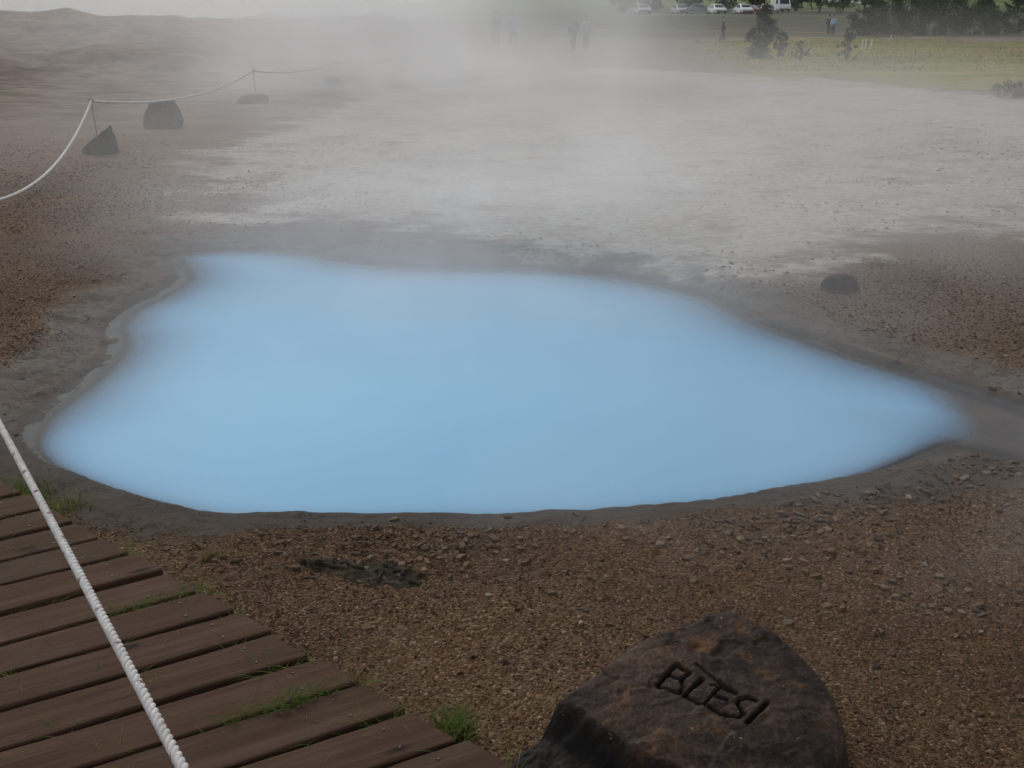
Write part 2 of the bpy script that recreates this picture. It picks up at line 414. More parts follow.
def stones_material(name):
    t = NT(name); c = t.attr('tint', 'Color'); P = t.pos()
    c = t.mix(1.0, c, t.ramp(t.noise(P, 150, 3), [(0.3, (.75, .75, .75)), (0.7, (1.2, 1.2, 1.2))]), 'MULTIPLY')
    return t.surface(t.principled(Base_Color=c, Roughness=0.9, Specular_IOR_Level=0.12))

def pebbles(name, x, y, size, mat, pal=PAL, palw=PALW, sink=0.22, flatness=(0.35, 0.65), bright=None):
    n = len(x); z = height(x, y)
    ang = rng.uniform(0, 2 * math.pi, n)
    V = np.repeat(OCT_V[None], n, 0) * rng.uniform(0.65, 1.3, (n, 6, 1)) + rng.normal(0, 0.22, (n, 6, 3))
    V = V * np.stack([size * rng.uniform(.8, 1.4, n), size * rng.uniform(.6, 1.0, n), size * rng.uniform(*flatness, n)], 1)[:, None, :]
    tx = rng.normal(0, 0.16, (n, 1)); V[:, :, 2] += tx * V[:, :, 0]
    c, s_ = np.cos(ang)[:, None], np.sin(ang)[:, None]
    W = np.stack([V[:, :, 0] * c - V[:, :, 1] * s_ + x[:, None], V[:, :, 0] * s_ + V[:, :, 1] * c + y[:, None], V[:, :, 2] + (z + size * (0.35 - sink))[:, None]], 2)
    F = OCT_F[None] + (np.arange(n) * 6)[:, None, None]
    o = mesh_np(name, W.reshape(-1, 3), F.reshape(-1, 3), mat, smooth=False)
    col = pal[rng.choice(len(pal), n, p=palw)] * rng.uniform(0.75, 1.25, (n, 1))
    if bright is not None: col = col * bright[:, None]
    attr_col(o, 'tint', np.repeat(col, 6, 0))
    return o

def build_gravel():
    mat = stones_material('gravel_stones')
    X, Y, S = [], [], []
    def scatter(n, x0, x1, y0, y1, smin, smax, dens):
        x = rng.uniform(x0, x1, n); y = rng.uniform(y0, y1, n)
        s, rimn, crust, grass = fields(x, y)
        w = sstep(0.75, 1.25, rimn + 0.5 * fbm(x * 3, y * 3, 51, 3)) * sstep(0.3, -0.5, crust + 2.0 * fbm(x * 0.8, y * 1.6, 52, 4))
        w = w * dens(x, y)
        inview = np.abs(x) < 0.80 * y + 1.0
        k = (rng.random(n) < w) & inview
        x, y = x[k], y[k]; r = rng.random(len(x))
        X.append(x); Y.append(y); S.append(smin + (smax - smin) * r ** 3.2)
    scatter(250000, -2.6, 2.6, 1.7, 3.9, 0.0014, .0048, lambda x, y: .35 + .65 * sstep(.3, .6, vnoise(x * 2.6, y * 2.6, 19)))
    scatter(7000, -2.6, 2.6, 1.7, 3.9, .0035, .011, lambda x, y: sstep(.35, .7, vnoise(x * 2.0, y * 2.0, 23)))
    scatter(160000, -7.5, -1.2, 3.6, 9, .0035, .010, lambda x, y: sstep(9, 5, y) * .9 + .1)
    scatter(60000, -10, -2.4, 8, 16, .006, .016, lambda x, y: sstep(17, 9, y))
    scatter(110000, 1.0, 6.0, 3.0, 8.5, .0035, .011, lambda x, y: np.exp(-(((x - 2.6) / 1.2) ** 2 + ((y - 5.9) / 1.5) ** 2)) * 0.9 + 0.3 * (y < 5.2) + .05)
    n = 60000; x = rng.uniform(-5, 10, n); y = rng.uniform(6.4, 18, n); cr = fields(x, y)[2]
    k = (cr > -.3) & (np.abs(x) < .58 * y) & (rng.random(n) < .10 + .9 * sstep(.55, .8, vnoise(x * 1.3, y * 1.3, 57)) * sstep(.4, .7, vnoise(x * 4, y * 4, 58)))
    X.append(x[k]); Y.append(y[k]); S.append(.005 + .014 * rng.random(k.sum()) ** 3)
    x = np.concatenate(X); y = np.concatenate(Y); S = np.concatenate(S)
    b = 0.70 + 0.5 * fbm(x * 1.1, y * 1.1, 61, 3)
    b = b * (1 + .22 * sstep(-1.5, -3, x) + .15 * sstep(1.2, 2.2, x) * sstep(4.4, 5.2, y))  # left bank stones paler; right bank stones lightened to paint in haze
    o = pebbles('gravel', x, y, S, mat, bright=b)
    tag(o, 'loose brown volcanic gravel spread around the pool', kind='stuff')
    n = 9000; x = rng.uniform(-4, 3.2, n); y = rng.uniform(3.7, 8.2, n); ss = fields(x, y)[0]
    k = (ss > .06) & (ss < .75) & (rng.random(n) < .06 + .7 * sstep(.55, .75, vnoise(x * 4, y * 4, 131)))
    o = pebbles('debris', x[k], y[k], .003 + .013 * rng.random(k.sum()) ** 4, mat); tag(o, 'small stones and chips lying on the grey pool rim', kind='stuff')
    # flat broken sinter flakes
    n = 22000
    x = rng.uniform(-2.4, 3.6, n); y = rng.uniform(2.0, 4.6, n)
    s, rimn, crust, grass = fields(x, y)
    w = .8 * np.exp(-((s - 0.30) / 0.17) ** 2) * sstep(-1.3, -0.5, x) + 0.07 * sstep(0.1, 0.3, s) + 0.2 * sstep(0.3, 1.2, x) * sstep(0.15, 0.3, s)
    w = w * (0.25 + 1.2 * vnoise(x * 3, y * 3, 88))
    board = (x * 0.624 + y * 0.781) > 1.55
    k = (rng.random(n) < w) & (s > 0.10) & (x < 0.58 * y + .3) & board
    x, y = x[k], y[k]; n = len(x); size = .004 + .018 * rng.random(n) ** 3.4
    z = height(x, y)
    A = (np.arange(6) / 6 * 2 * math.pi)[None] + rng.uniform(0, .8, (n, 6)); A.sort(1)
    R = rng.uniform(.6, 1.15, (n, 6)) * size[:, None]
    el = rng.uniform(.5, .9, n)[:, None]; an = rng.uniform(0, 6.28, n)[:, None]
    bx, by = R * np.cos(A), R * np.sin(A) * el
    px, py = bx * np.cos(an) - by * np.sin(an), bx * np.sin(an) + by * np.cos(an)
    th = (size * rng.uniform(.25, .5, n))[:, None]
    tl = rng.normal(0, .2, (n, 2))
    def lay(f, h): return np.stack([px * f + x[:, None], py * f + y[:, None], z[:, None] + h + tl[:, :1] * px * f + tl[:, 1:] * py * f], 2)
    bot = lay(1.0, -0.004); mid = lay(1.0, th * .6 + .001); top = lay(.82, th + .001)
    V = np.concatenate([bot, mid, top], 1)
    fs = []
    for j in range(6):
        j2 = (j + 1) % 6
        fs += [(j, j2, 6 + j2), (j, 6 + j2, 6 + j), (6 + j, 6 + j2, 12 + j2), (6 + j, 12 + j2, 12 + j)]
    fs += [(12, 12 + j, 13 + j) for j in range(1, 5)]
    F = np.array(fs)[None] + (np.arange(n) * 18)[:, None, None]
    o = mesh_np('rubble', V.reshape(-1, 3), F.reshape(-1, 3), mat, smooth=False)
    pal = np.array([(.12,.085,.058),(.155,.115,.080),(.095,.065,.042),(.20,.16,.12),(.08,.064,.050),(.135,.085,.048)])
    attr_col(o, 'tint', np.repeat(pal[rng.choice(6, n, p=[.26,.2,.24,.06,.14,.1])] * rng.uniform(.75, 1.2, (n, 1)), 18, 0))
    tag(o, 'broken flat sinter chips strewn along the near edge of the pool', kind='stuff')

# ------------------------------------------------------------------ boulders
def rock_mesh(name, size, mat, loc, rz=0, seed=0, cuts=9, level=5, rough=.11, parent=None, flat_top=False, dirs=None):
    """A boulder: a fine sphere cut by random planes, then roughened."""
    bm = bmesh.new(); bmesh.ops.create_icosphere(bm, subdivisions=level, radius=1.0)
    r = random.Random(seed); planes = []
    for _ in range(cuts):
        v = Vector((r.gauss(0, 1), r.gauss(0, 1), r.gauss(0, .8))).normalized(); planes.append((v, r.uniform(.55, .85)))
    for d in (dirs or []): planes.append((Vector(d[:3]).normalized(), d[3]))
    P = np.array([v.co[:] for v in bm.verts])
    for v, d in planes:
        q = P @ np.array(v); k = q > d
        P[k] -= np.outer(q[k] - d, np.array(v)) * .96
    n = fbm(P[:, 0] * 2.3 + P[:, 2] * 1.7 + seed, P[:, 1] * 2.3 - P[:, 2] * 1.3, seed, 5, .6)
    n = n + .5 * fbm(P[:, 0] * 7 + P[:, 2] * 5, P[:, 1] * 7 - P[:, 2] * 6, seed + 3, 4, .6)
    P = P * (1 + rough * n)[:, None] * np.array(size)
    for v, p in zip(bm.verts, P): v.co = p
    o = bm_obj(name, bm, mat, parent, smooth=True)
    o.location = loc; o.rotation_euler = (0, 0, rz)
    return o

def rock_material(name, dark, light, moss=None, scale=6.0, bump=0.6, rough=0.75):
    t = NT(name); P = t.obj()
    a = t.noise(P, scale, 7, .65); b = t.noise(P, scale * 6, 6, .7)
    c = t.mix(t.range(a, .38, .66), dark, light)
    c = t.mix(1.0, c, t.ramp(b, [(.3, (.65, .65, .65)), (.7, (1.25, 1.25, 1.25))]), 'MULTIPLY')
    if moss: c = t.mix(t.math('MULTIPLY', t.range(t.noise(P, scale * .7, 6, .7), .48, .6), .85), c, moss)
    h = t.math('ADD', a, t.math('MULTIPLY', b, .5))
    return t.surface(t.principled(Base_Color=c, Roughness=rough, Normal=t.bump(h, bump, .02), Specular_IOR_Level=.1))

def build_rocks():
    mossy = rock_material('mossy_rock', (.045, .040, .026), (.095, .072, .046), (.055, .058, .026), 3)
    brown = rock_material('brown_rock', (.045, .034, .026), (.085, .062, .045), None, 4)
    # block and wedge by the rope stake
    p = flat(162, 128); o = rock_mesh('boulder', (.40, .30, .42), mossy, (p[0], p[1] + .1, H(p[0], p[1]) + .10), .1, 11, 5, dirs=[(0,0,1,.78),(-1,-.1,0,.72),(1,.1,.35,.70),(0,-1,0,.7)])
    tag(o, 'blocky dark mossy boulder standing under the far sagging rope', 'boulder')
    p = flat(101, 152); o = rock_mesh('boulder', (.30, .22, .34), mossy, (p[0], p[1], H(p[0], p[1]) + .06), .2, 5, 4, dirs=[(-.55,0,.83,.42),(1,0,.12,.62),(0,-1,.2,.6),(-1,0,0,.92)])
    tag(o, 'small wedge shaped boulder with a pointed top at the base of the rope stake', 'boulder')
    p = flat(253, 103); o = rock_mesh('boulder', (.32, .24, .16), mossy, (p[0], p[1], H(p[0], p[1]) + .04), .4, 21, 6)
    tag(o, 'low flat grey boulder at the foot of the second rope stake in the steam', 'boulder')
    p = flat(333, 84); o = rock_mesh('boulder', (.30, .24, .22), mossy, (p[0], p[1], H(p[0], p[1]) + .04), .9, 24, 6)
    tag(o, 'faint boulder at the foot of the steam veiled third rope stake', 'boulder')
    p = flat(839, 290); o = rock_mesh('boulder', (.125, .10, .085), brown, (p[0], p[1], H(p[0], p[1]) + .018), .3, 33, 6, rough=.05)
    tag(o, 'rounded brown stone sitting on gravel past the right side of the pool', 'boulder')
    # thin dark slab breaking out of the gravel
    t0, t1 = flat(292, 560), flat(424, 582); mid = (t0 + t1) / 2
    L = np.linalg.norm((t1 - t0)[:2]); n = 150; m = 60
    u = np.linspace(-.5, .5, n); v = np.linspace(-.5, .5, m); Ug, Vg = np.meshgrid(u, v); uu = Ug.ravel(); vv = Vg.ravel()
    wid = .10 * (1 - np.abs(2 * uu) ** 3) * (.55 + .75 * sstep(-.3, .4, uu)) + .015
    dx = (t1 - t0)[:2] / L; dn = np.array([-dx[1], dx[0]])
    edge = (1 - (2 * np.abs(vv)) ** 3) * (1 - (2 * np.abs(uu)) ** 8)
    xx = mid[0] + dx[0] * uu * L * 1.08 + dn[0] * (vv * wid * 1.6 + .02 * fbm(uu * 5, vv, 9))
    yy = mid[1] + dx[1] * uu * L * 1.08 + dn[1] * (vv * wid * 1.6 + .02 * fbm(uu * 5, vv, 9))
    rg = fbm(uu * 11, vv * 3, 71, 4, .55)
    zz = height(xx, yy) - .012 + edge * (.018 + .009 * rg + .007 * np.round(rg * 2.0))
    i = np.arange(m - 1)[:, None] * n + np.arange(n - 1)[None]
    F = np.stack([i, i + 1, i + n + 1, i + n], -1).reshape(-1, 4)
    slab = rock_material('wet_dark_rock', (.022, .017, .012), (.070, .048, .030), (.034, .034, .015), 14)
    o = mesh_np('rock_slab', np.stack([xx, yy, zz], 1), F, slab)
    tag(o, 'low jagged black mossy rock slab poking out of the gravel before the pool', 'rock')

def seg_d(P, a, b):
    a = np.array(a, float); b = np.array(b, float); e = b - a
    t = np.clip(((P - a) @ e) / (e @ e), 0, 1)
    return np.linalg.norm(P - a - t[:, None] * e, axis=1)

def build_name_stone():
    # top face: a plane sloping down towards the viewer and slightly left
    def zp(x, y): return 0.205 + 0.20 * (y - 2.25) + 0.07 * (x - .45)
    def onplane(px, py):
        p = flat(px, py, .2)
        for _ in range(30): p = flat(px, py, zp(p[0], p[1]))
        return p
    OUT = [(729,606),(754,617),(784,634),(806,648),(824,664),(836,680),(841,700),(845,722),(838,750),(822,785),(800,830),(700,850),(590,830),(500,795),
           (497,756),(513,728),(538,708),(556,696),(573,684),(603,662),(628,637),(648,629),(672,626),(690,623),(708,613)]
    poly = np.array([onplane(a, b)[:2] for a, b in OUT])
    x0, y0 = poly.min(0) - .16; x1, y1 = poly.max(0) + .12
    st = .0027
    xs = np.arange(x0, x1, st); ys = np.arange(y0, y1, st)
    X, Y = np.meshgrid(xs, ys); x = X.ravel(); y = Y.ravel()
    d = sdf(poly, x, y)
    d = d + .003 + .012 * fbm(x * 9, y * 9, 5, 4, .6)
    n1 = fbm(x * 4.5, y * 4.5, 91, 5, .55); n2 = fbm(x * 22, y * 22, 95, 4, .6)
    z = zp(x, y) + .009 * n1 + .0020 * n2
    def cut(pa, pb, slope, start=0.0):      # a planar bevel beyond the line pa-pb
        a = onplane(*pa)[:2]; b = onplane(*pb)[:2]; e_ = (b - a) / np.linalg.norm(b - a)
        qq = (y - a[1]) * e_[0] - (x - a[0]) * e_[1] + .006 * n2
        return slope * np.maximum(qq, 0)
    z = z - cut((772, 622), (822, 775), .34) - cut((540, 712), (650, 640), .32) - cut((664, 636), (722, 606), .22)
    z = z - cut((800, 716), (640, 742), .16)
    # layered breaks across the top: a step along the upper left and a fracture ridge near the right
    lay = n1 * 2.2 + (x - .45) * 3.0 - (y - 2.2) * 2.0
    z = z + .006 * (np.floor(lay) + sstep(.8, 1, lay - np.floor(lay)) - lay)
    # front left part breaks down to a lower, darker ledge
    fx = onplane(565, 700)[:2]; gx = onplane(700, 775)[:2]
    e = gx - fx; nn = np.array([-e[1], e[0]]) / np.linalg.norm(e)
    q = q_l = (x - fx[0]) * nn[0] + (y - fx[1]) * nn[1] + .03 * fbm(x * 8, y * 8, 99, 4, .6)
    z = z - .085 * sstep(.0, -.05, q) + .012 * fbm(x * 14, y * 14, 103, 4, .65) * sstep(.01, -.03, q)
    n3 = fbm(x * 70, y * 70, 97, 3, .6)
    n4 = fbm(x * 6 + y * 3, y * 13 - x * 4, 111, 4, .6); lv = n4 * 1.6; z = z + .0040 * (np.floor(lv) + sstep(.55, 1, lv - np.floor(lv)) - lv) + .0010 * n3
    # rounded shoulder then steep, craggy sides
    z = z - .010 * sstep(.022, 0, d) ** 2
    out = np.maximum(-d, 0)
    crag = 1 + .35 * fbm(x * 16, y * 16, 107, 4, .6)
    z = np.where(d < 0, z - out * 3.6 * crag + .022 * (np.floor(out * 26 + n1) - out * 26 - n1) * sstep(0, .02, out), z)
    z = np.maximum(z, -.06)
    # letters, cut as grooves
    P2 = np.stack([x, y], 1)
    def W(px, py): return onplane(px, py)[:2]
    def q(zx, zy): return W(640 + zx / 6.4, 640 + zy / 6.4)      # measured on a 6.4x enlargement of the stone
    strokes = [[(232,140),(112,262)], [(232,140),(322,196),(262,236),(186,206)], [(262,236),(282,282),(246,322),(122,276)],
               [(398,232),(285,335)], [(285,335),(395,400)],
               [(520,285),(405,400)], [(520,285),(612,325)], [(485,350),(556,372)], [(405,400),(520,462)], [(360,135),(430,190),(520,262),(612,318)], [(462,272),(520,292)],
               [(748,376),(690,352),(640,362),(622,392),(650,424),(668,462),(632,486),(575,478),(545,460)],
               [(815,395),(690,520)]]
    wd = [.0050, .0048, .0042, .0054, .0040, .0042, .0058, .0050, .0040, .0030, .0042, .0042, .0055]
    dp = [1, 1, .8, 1, .7, .75, 1, 1, .75, .6, 1, 1, 1]
    g = np.zeros(len(x))
    for sk, w_, dd in zip(strokes, wd, dp):
        pts = [q(*p) for p in sk]
        for a, b in zip(pts, pts[1:]):
            dist = seg_d(P2, a, b) + .0013 * n2 + .0009 * n3
            g = np.maximum(g, dd * sstep(w_ * 1.35, w_ * .55, dist))
    z = z - .019 * g * (1 + .35 * n2)
    keep = z > -.055
    nx, ny = len(xs), len(ys)
    i = np.arange(ny - 1)[:, None] * nx + np.arange(nx - 1)[None]
    F = np.stack([i, i + 1, i + nx + 1, i + nx], -1).reshape(-1, 4); F = F[keep[F].any(1)]
    used = np.unique(F); re = np.full(len(x), -1); re[used] = np.arange(len(used))
    t = NT('name_stone'); P = t.obj()
    a = t.noise(P, 5, 7, .62); b = t.noise(P, 26, 6, .7); c_ = t.noise(P, 2.6, 4, .6)
    c = t.ramp(a, [(.30, (.019, .0135, .0105)), (.48, (.036, .025, .0195)), (.62, (.060, .037, .0255)), (.78, (.090, .057, .037))])
    c = t.mix(t.math('MULTIPLY', t.range(t.noise(P, 9, 7, .7), .52, .68), t.range(t.n('SeparateXYZ', {0: P}).outputs[1], 2.34, 2.10)), c, (.110, .058, .025))
    c = t.mix(t.math('MULTIPLY', t.range(c_, .52, .66), .5), c, (.060, .043, .039))
    c = t.mix(1.0, c, t.ramp(b, [(.3, (.62, .62, .62)), (.7, (1.25, 1.25, 1.25))]), 'MULTIPLY')
    c = t.mix(1.0, c, t.ramp(t.noise(P, 110, 4, .7), [(.32, (.55, .55, .55)), (.5, (.95, .95, .95)), (.68, (1.5, 1.45, 1.4))]), 'MULTIPLY')
    c = t.mix(t.math('MULTIPLY', t.range(t.noise(P, 17, 8, .75), .60, .66), .6), c, (.095, .085, .070))
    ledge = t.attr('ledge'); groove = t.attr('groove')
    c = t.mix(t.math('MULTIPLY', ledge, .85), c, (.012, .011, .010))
    c = t.mix(t.math('MULTIPLY', groove, .75), c, (.010, .008, .007))
    c = t.mix(t.math('MULTIPLY', t.range(t.noise(P, 60, 2), .74, .77), .6), c, (.3, .28, .25))
    m = t.surface(t.principled(Base_Color=c, Roughness=.62, Normal=t.bump(t.math('ADD', a, t.math('ADD', t.math('MULTIPLY', b, .6), t.math('MULTIPLY', t.noise(P, 90, 4, .7), .3))), .7, .009), Specular_IOR_Level=.1))
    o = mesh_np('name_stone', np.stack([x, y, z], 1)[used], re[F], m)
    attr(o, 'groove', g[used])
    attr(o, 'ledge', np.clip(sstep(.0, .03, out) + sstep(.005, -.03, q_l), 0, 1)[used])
    tag(o, 'flat topped dark rock carved with the letters BLESI beside the boardwalk', 'rock')

# ------------------------------------------------------------------ boardwalk
def wood_material():
    t = NT('weathered_boards'); P = t.obj(); rnd = t.n('ObjectInfo').outputs['Random']
    off = t.n('CombineXYZ', {0: t.math('MULTIPLY', rnd, 37.0), 1: t.math('MULTIPLY', rnd, 11.0), 2: 0.0}).outputs[0]
    Q = t.n('VectorMath', {0: P, 1: off}, operation='ADD').outputs[0]
    g = t.noise(t.map(Q, (1.2, 26, 26)), 1.0, 6, .65, .6)
    g2 = t.noise(t.map(Q, (4, 120, 120)), 1.0, 4, .6)
    st = t.noise(Q, 3.2, 5, .6)
    c = t.ramp(g, [(.25, (.042, .022, .0135)), (.5, (.074, .041, .025)), (.75, (.104, .064, .041))])
    c = t.mix(1.0, c, t.ramp(g2, [(.3, (.8, .8, .8)), (.7, (1.15, 1.15, 1.15))]), 'MULTIPLY')
    c = t.mix(t.math('MULTIPLY', t.range(st, .5, .72), .55), c, (.082, .056, .040))
    c = t.mix(t.range(rnd, .1, .95, 0, .45, False), c, (.042, .034, .020))
    kn = t.n('TexVoronoi', {'Vector': t.map(Q, (2.2, 7, 0.1)), 'Scale': 1.0}).outputs['Distance']
    c = t.mix(t.math('MULTIPLY', t.range(kn, .05, .12, 1, 0), .8), c, (.013, .010, .009))
    h = t.math('ADD', g, t.math('MULTIPLY', g2, .6))
    return t.surface(t.principled(Base_Color=c, Roughness=t.range(st, .3, .7, 0.75, .95), Normal=t.bump(h, 00.4, .006), Specular_IOR_Level=.12))

def build_boardwalk():
    wm = wood_material(); nm = plain('nail_steel', (.035, .032, .03), .5, .3, 60, .6)
    e = np.array([.7811, -.6244]); p0 = np.array([-1.772, 3.252])
    root = empty('boardwalk', (-1.0, 1.9, 0)); base = np.array([-1.0, 1.9])
    tag(root, 'brown wooden boardwalk of separate planks passing the near left of the pool', 'boardwalk')
    pitch = .1737; ztop = .052
    for k in range(-4, 19):
        q = min(max((k - 2) / 11, -.3), 1.3)
        d = np.array([.845 + .045 * q, 0]); d[1] = math.sqrt(1 - d[0] ** 2)
        tip = p0 + e * pitch * (k - .33) + d * random.uniform(-.010, .010)
        L = 1.62 + random.uniform(-.02, .02); wd = pitch * abs(e[0] * d[1] - e[1] * d[0]) - random.uniform(.016, .025); th = .036
        c = tip - d * L / 2
        bm = bmesh.new(); nx = 40
        prof = [(-wd/2, -th), (wd/2, -th), (wd/2, -.006), (wd/2 - .003, -.0015), (wd/2 - .008, 0), (0, .0008), (-wd/2 + .008, 0), (-wd/2 + .003, -.0015), (-wd/2, -.006)]
        rings = []
        ed = e @ d; en = -e[0] * d[1] + e[1] * d[0]; skew = ed / en
        bow = random.uniform(-.002, .003)
        for i in range(nx + 1):
            xx = -L/2 + L * i / nx; rr = []
            for (yy, zz) in prof:
                wob = .0016 * math.sin(xx * 9 + k * 2 + (1 if yy > 0 else 4)) + .001 * random.uniform(-1, 1)
                ex = .004 if i in (0, nx) and zz > -.007 else 0
                rr.append(bm.verts.new((xx + yy * skew * (i / nx) + (ex if i == 0 else -ex), yy + wob, zz + bow * math.cos(xx * 2))))
            rings.append(rr)
        for a, b in zip(rings, rings[1:]):
            for j in range(len(prof)):
                j2 = (j + 1) % len(prof); bm.faces.new((a[j], b[j], b[j2], a[j2]))
        bm.faces.new(rings[0]); bm.faces.new(rings[-1][::-1])
        bmesh.ops.recalc_face_normals(bm, faces=bm.faces[:])
        o = bm_obj('plank', bm, wm, root)
        o.location = (c[0] - base[0], c[1] - base[1], ztop + random.uniform(-.004, .003))
        o.rotation_euler = (random.uniform(-.008, .008), random.uniform(-.003, .003), math.atan2(d[1], d[0]) + random.uniform(-.008, .008))
        for sgn in (-1, 1):
            bn = bmesh.new(); bmesh.ops.create_cone(bn, cap_ends=True, segments=10, radius1=.0042, radius2=.0034, depth=.003)
            nl = bm_obj('nail', bn, nm, o); nl.location = (L/2 - .11 + random.uniform(-.01, .01), sgn * wd * .27, .0012)
    for off in (.11, 1.45):
        a = p0 + e * pitch * -4.3 - np.array([.87, .49]) * off; b = p0 + e * pitch * 18.3 - np.array([.87, .49]) * off
        L = np.linalg.norm(b - a); m = (a + b) / 2
        o = bm_obj('bearer', box_bm(L, .07, .05, bevel=.004), wm, root)
        o.location = (m[0] - base[0], m[1] - base[1], -.0145); o.rotation_euler = (0, 0, math.atan2(e[1], e[0]))

# ------------------------------------------------------------------ grass tufts
def blades(n, r, hmin, hmax, spread, w=.0022, seed=0):
    g = np.random.default_rng(seed); V = []; F = []
    for i in range(n):
        a = g.uniform(0, 6.283); rr = r * g.random() ** .7; bx, by = rr * math.cos(a), rr * math.sin(a)
        h = g.uniform(hmin, hmax); la = g.uniform(0, 6.283); ln = h * spread * g.uniform(.3, 1.2)
        sx, sy = -math.sin(la) * w * g.uniform(.7, 1.3), math.cos(la) * w
        o = len(V)
        for t in (0, .35, .7, 1):
            cx = bx + math.cos(la) * ln * t * t; cy = by + math.sin(la) * ln * t * t; cz = h * (t - .25 * spread * t * t)
            k = 1 - t * .92
            V += [(cx - sx * k, cy - sy * k, cz), (cx + sx * k, cy + sy * k, cz)]
        for j in range(3): F.append((o + 2*j, o + 2*j + 1, o + 2*j + 3, o + 2*j + 2))
    return np.array(V), np.array(F)

def grass_material(name, a, b):
    t = NT(name); P = t.obj()
    c = t.mix(t.range(t.noise(P, 25, 3), .35, .65), a, b)
    z = t.n('SeparateXYZ', {0: P}).outputs[2]
    c = t.mix(t.range(z, .0, .05, .5, 0), c, (.10, .085, .03))
    d = t.n('BsdfDiffuse', {'Color': c}); tr = t.n('BsdfTranslucent', {'Color': c})
    return t.surface(t.n('MixShader', {0: .3, 1: d.outputs[0], 2: tr.outputs[0]}))

def build_tufts():
    gm = grass_material('grass_blades', (.085, .135, .030), (.16, .20, .055)); dm = grass_material('dry_blades', (.20, .15, .07), (.26, .20, .10))
    L = [((456, 726), 150, .050, .03, .085, .9, gm, 'bright green grass tuft at the end of the boardwalk near the carved rock'),
         ((22, 492), 190, .11, .03, .10, 1.1, gm, 'green grass patch against the plank ends beside the pool bank'),
         ((60, 505), 120, .11, .02, .07, 1.2, gm, 'sparse grass patch on the pool bank just past the rope'),
         ((300, 699), 90, .095, .04, .11, 1.5, gm, 'long bladed grass tuft lying over the gap between two lower planks'),
         ((268, 712), 70, .07, .04, .10, 1.4, gm, 'thin grass wisp growing from a plank gap left of the long bladed tuft'),
         ((150, 604), 110, .10, .03, .085, 1.6, gm, 'flattened grass tuft in the plank gap just right of the rope'),
         ((102, 612), 40, .06, .02, .05, 1.4, gm, 'little grass wisp in a plank gap left of the rope'),
         ((213, 553), 26, .035, .02, .055, 1.6, dm, 'dry straw coloured sprig lying on gravel beside the boardwalk')]
    for i, ((px, py), n, r, h0, h1, sp, m, lab) in enumerate(L):
        p = flat(px, py, .02); v, f = blades(n, r, h0, h1, sp, seed=i)
        if 'plank gap' in lab or 'planks' in lab:      # stretched along the gap
            v[:, 0] *= 1.5; v[:, 1] *= .35; a = .52
            c, s = math.cos(a), math.sin(a); v[:, :2] = np.stack([v[:, 0]*c - v[:, 1]*s, v[:, 0]*s + v[:, 1]*c], 1)
            e = np.array([.7811, -.6244]); p0 = np.array([-1.772, 3.252]); best = None
            for k in range(-2, 16):
                qq = min(max((k - 2) / 11, -.3), 1.3); dd = np.array([.845 + .045 * qq, 0]); dd[1] = math.sqrt(1 - dd[0]**2)
                b0 = p0 + e * .1737 * (k + .17); tt = (b0 - p[:2]) @ dd; c2 = b0 - dd * tt; ds = np.linalg.norm(c2 - p[:2])
                if best is None or ds < best[0]: best = (ds, c2)
            p[:2] = best[1]
        o = mesh_np('grass_tuft', v, f, m); o.location = (p[0], p[1], .025 if 'gap' in lab else max(H(p[0], p[1]), -.02))
        tag(o, lab, 'grass tuft', 'grass tufts around the boardwalk')
    # tiny weeds in the gaps between the planks
    vs = []; fs = []; off = 0; g = np.random.default_rng(5)
    e = np.array([.7811, -.6244]); p0 = np.array([-1.772, 3.252])
    for k in range(-1, 15):
        q = min(max((k - 2) / 11, -.3), 1.3); d = np.array([.845 + .045 * q, 0]); d[1] = math.sqrt(1 - d[0]**2)
        for _ in range(g.integers(5, 13)):
            p = p0 + e * .1737 * (k + .17) - d * (g.random() ** 1.6) * 1.0
            v, f = blades(int(g.integers(6, 20)), .024, .04, .085, 1.4, .0024, int(g.integers(1e6)))
            v = v + np.array([p[0], p[1], .012]); vs.append(v); fs.append(f + off); off += len(v)
    o = mesh_np('weeds', np.concatenate(vs), np.concatenate(fs), gm)
    tag(o, 'tiny green weeds growing up through the gaps between planks', kind='stuff')

# ------------------------------------------------------------------ ropes and stakes
def rope_material(name):
    t = NT(name); P = t.pos(); red = t.attr('fleck')
    c = t.mix(t.range(t.noise(P, 90, 4), .35, .7), (.50, .48, .46), (.66, .64, .61))
    c = t.mix(t.range(t.noise(P, 8, 4), .5, .7, 0, .35), c, (.36, .33, .29))
    c = t.mix(t.math('MULTIPLY', red, .85), c, (.16, .025, .04))
    fib = t.noise(P, 420, 2)
    return t.surface(t.principled(Base_Color=c, Roughness=.75, Normal=t.bump(fib, .3, .001), Specular_IOR_Level=.25))

def span(A, B, sag, n):
    t = np.linspace(0, 1, n)[:, None]; P = A + (B - A) * t; P[:, 2] -= sag * 4 * (t * (1 - t))[:, 0]
    return P

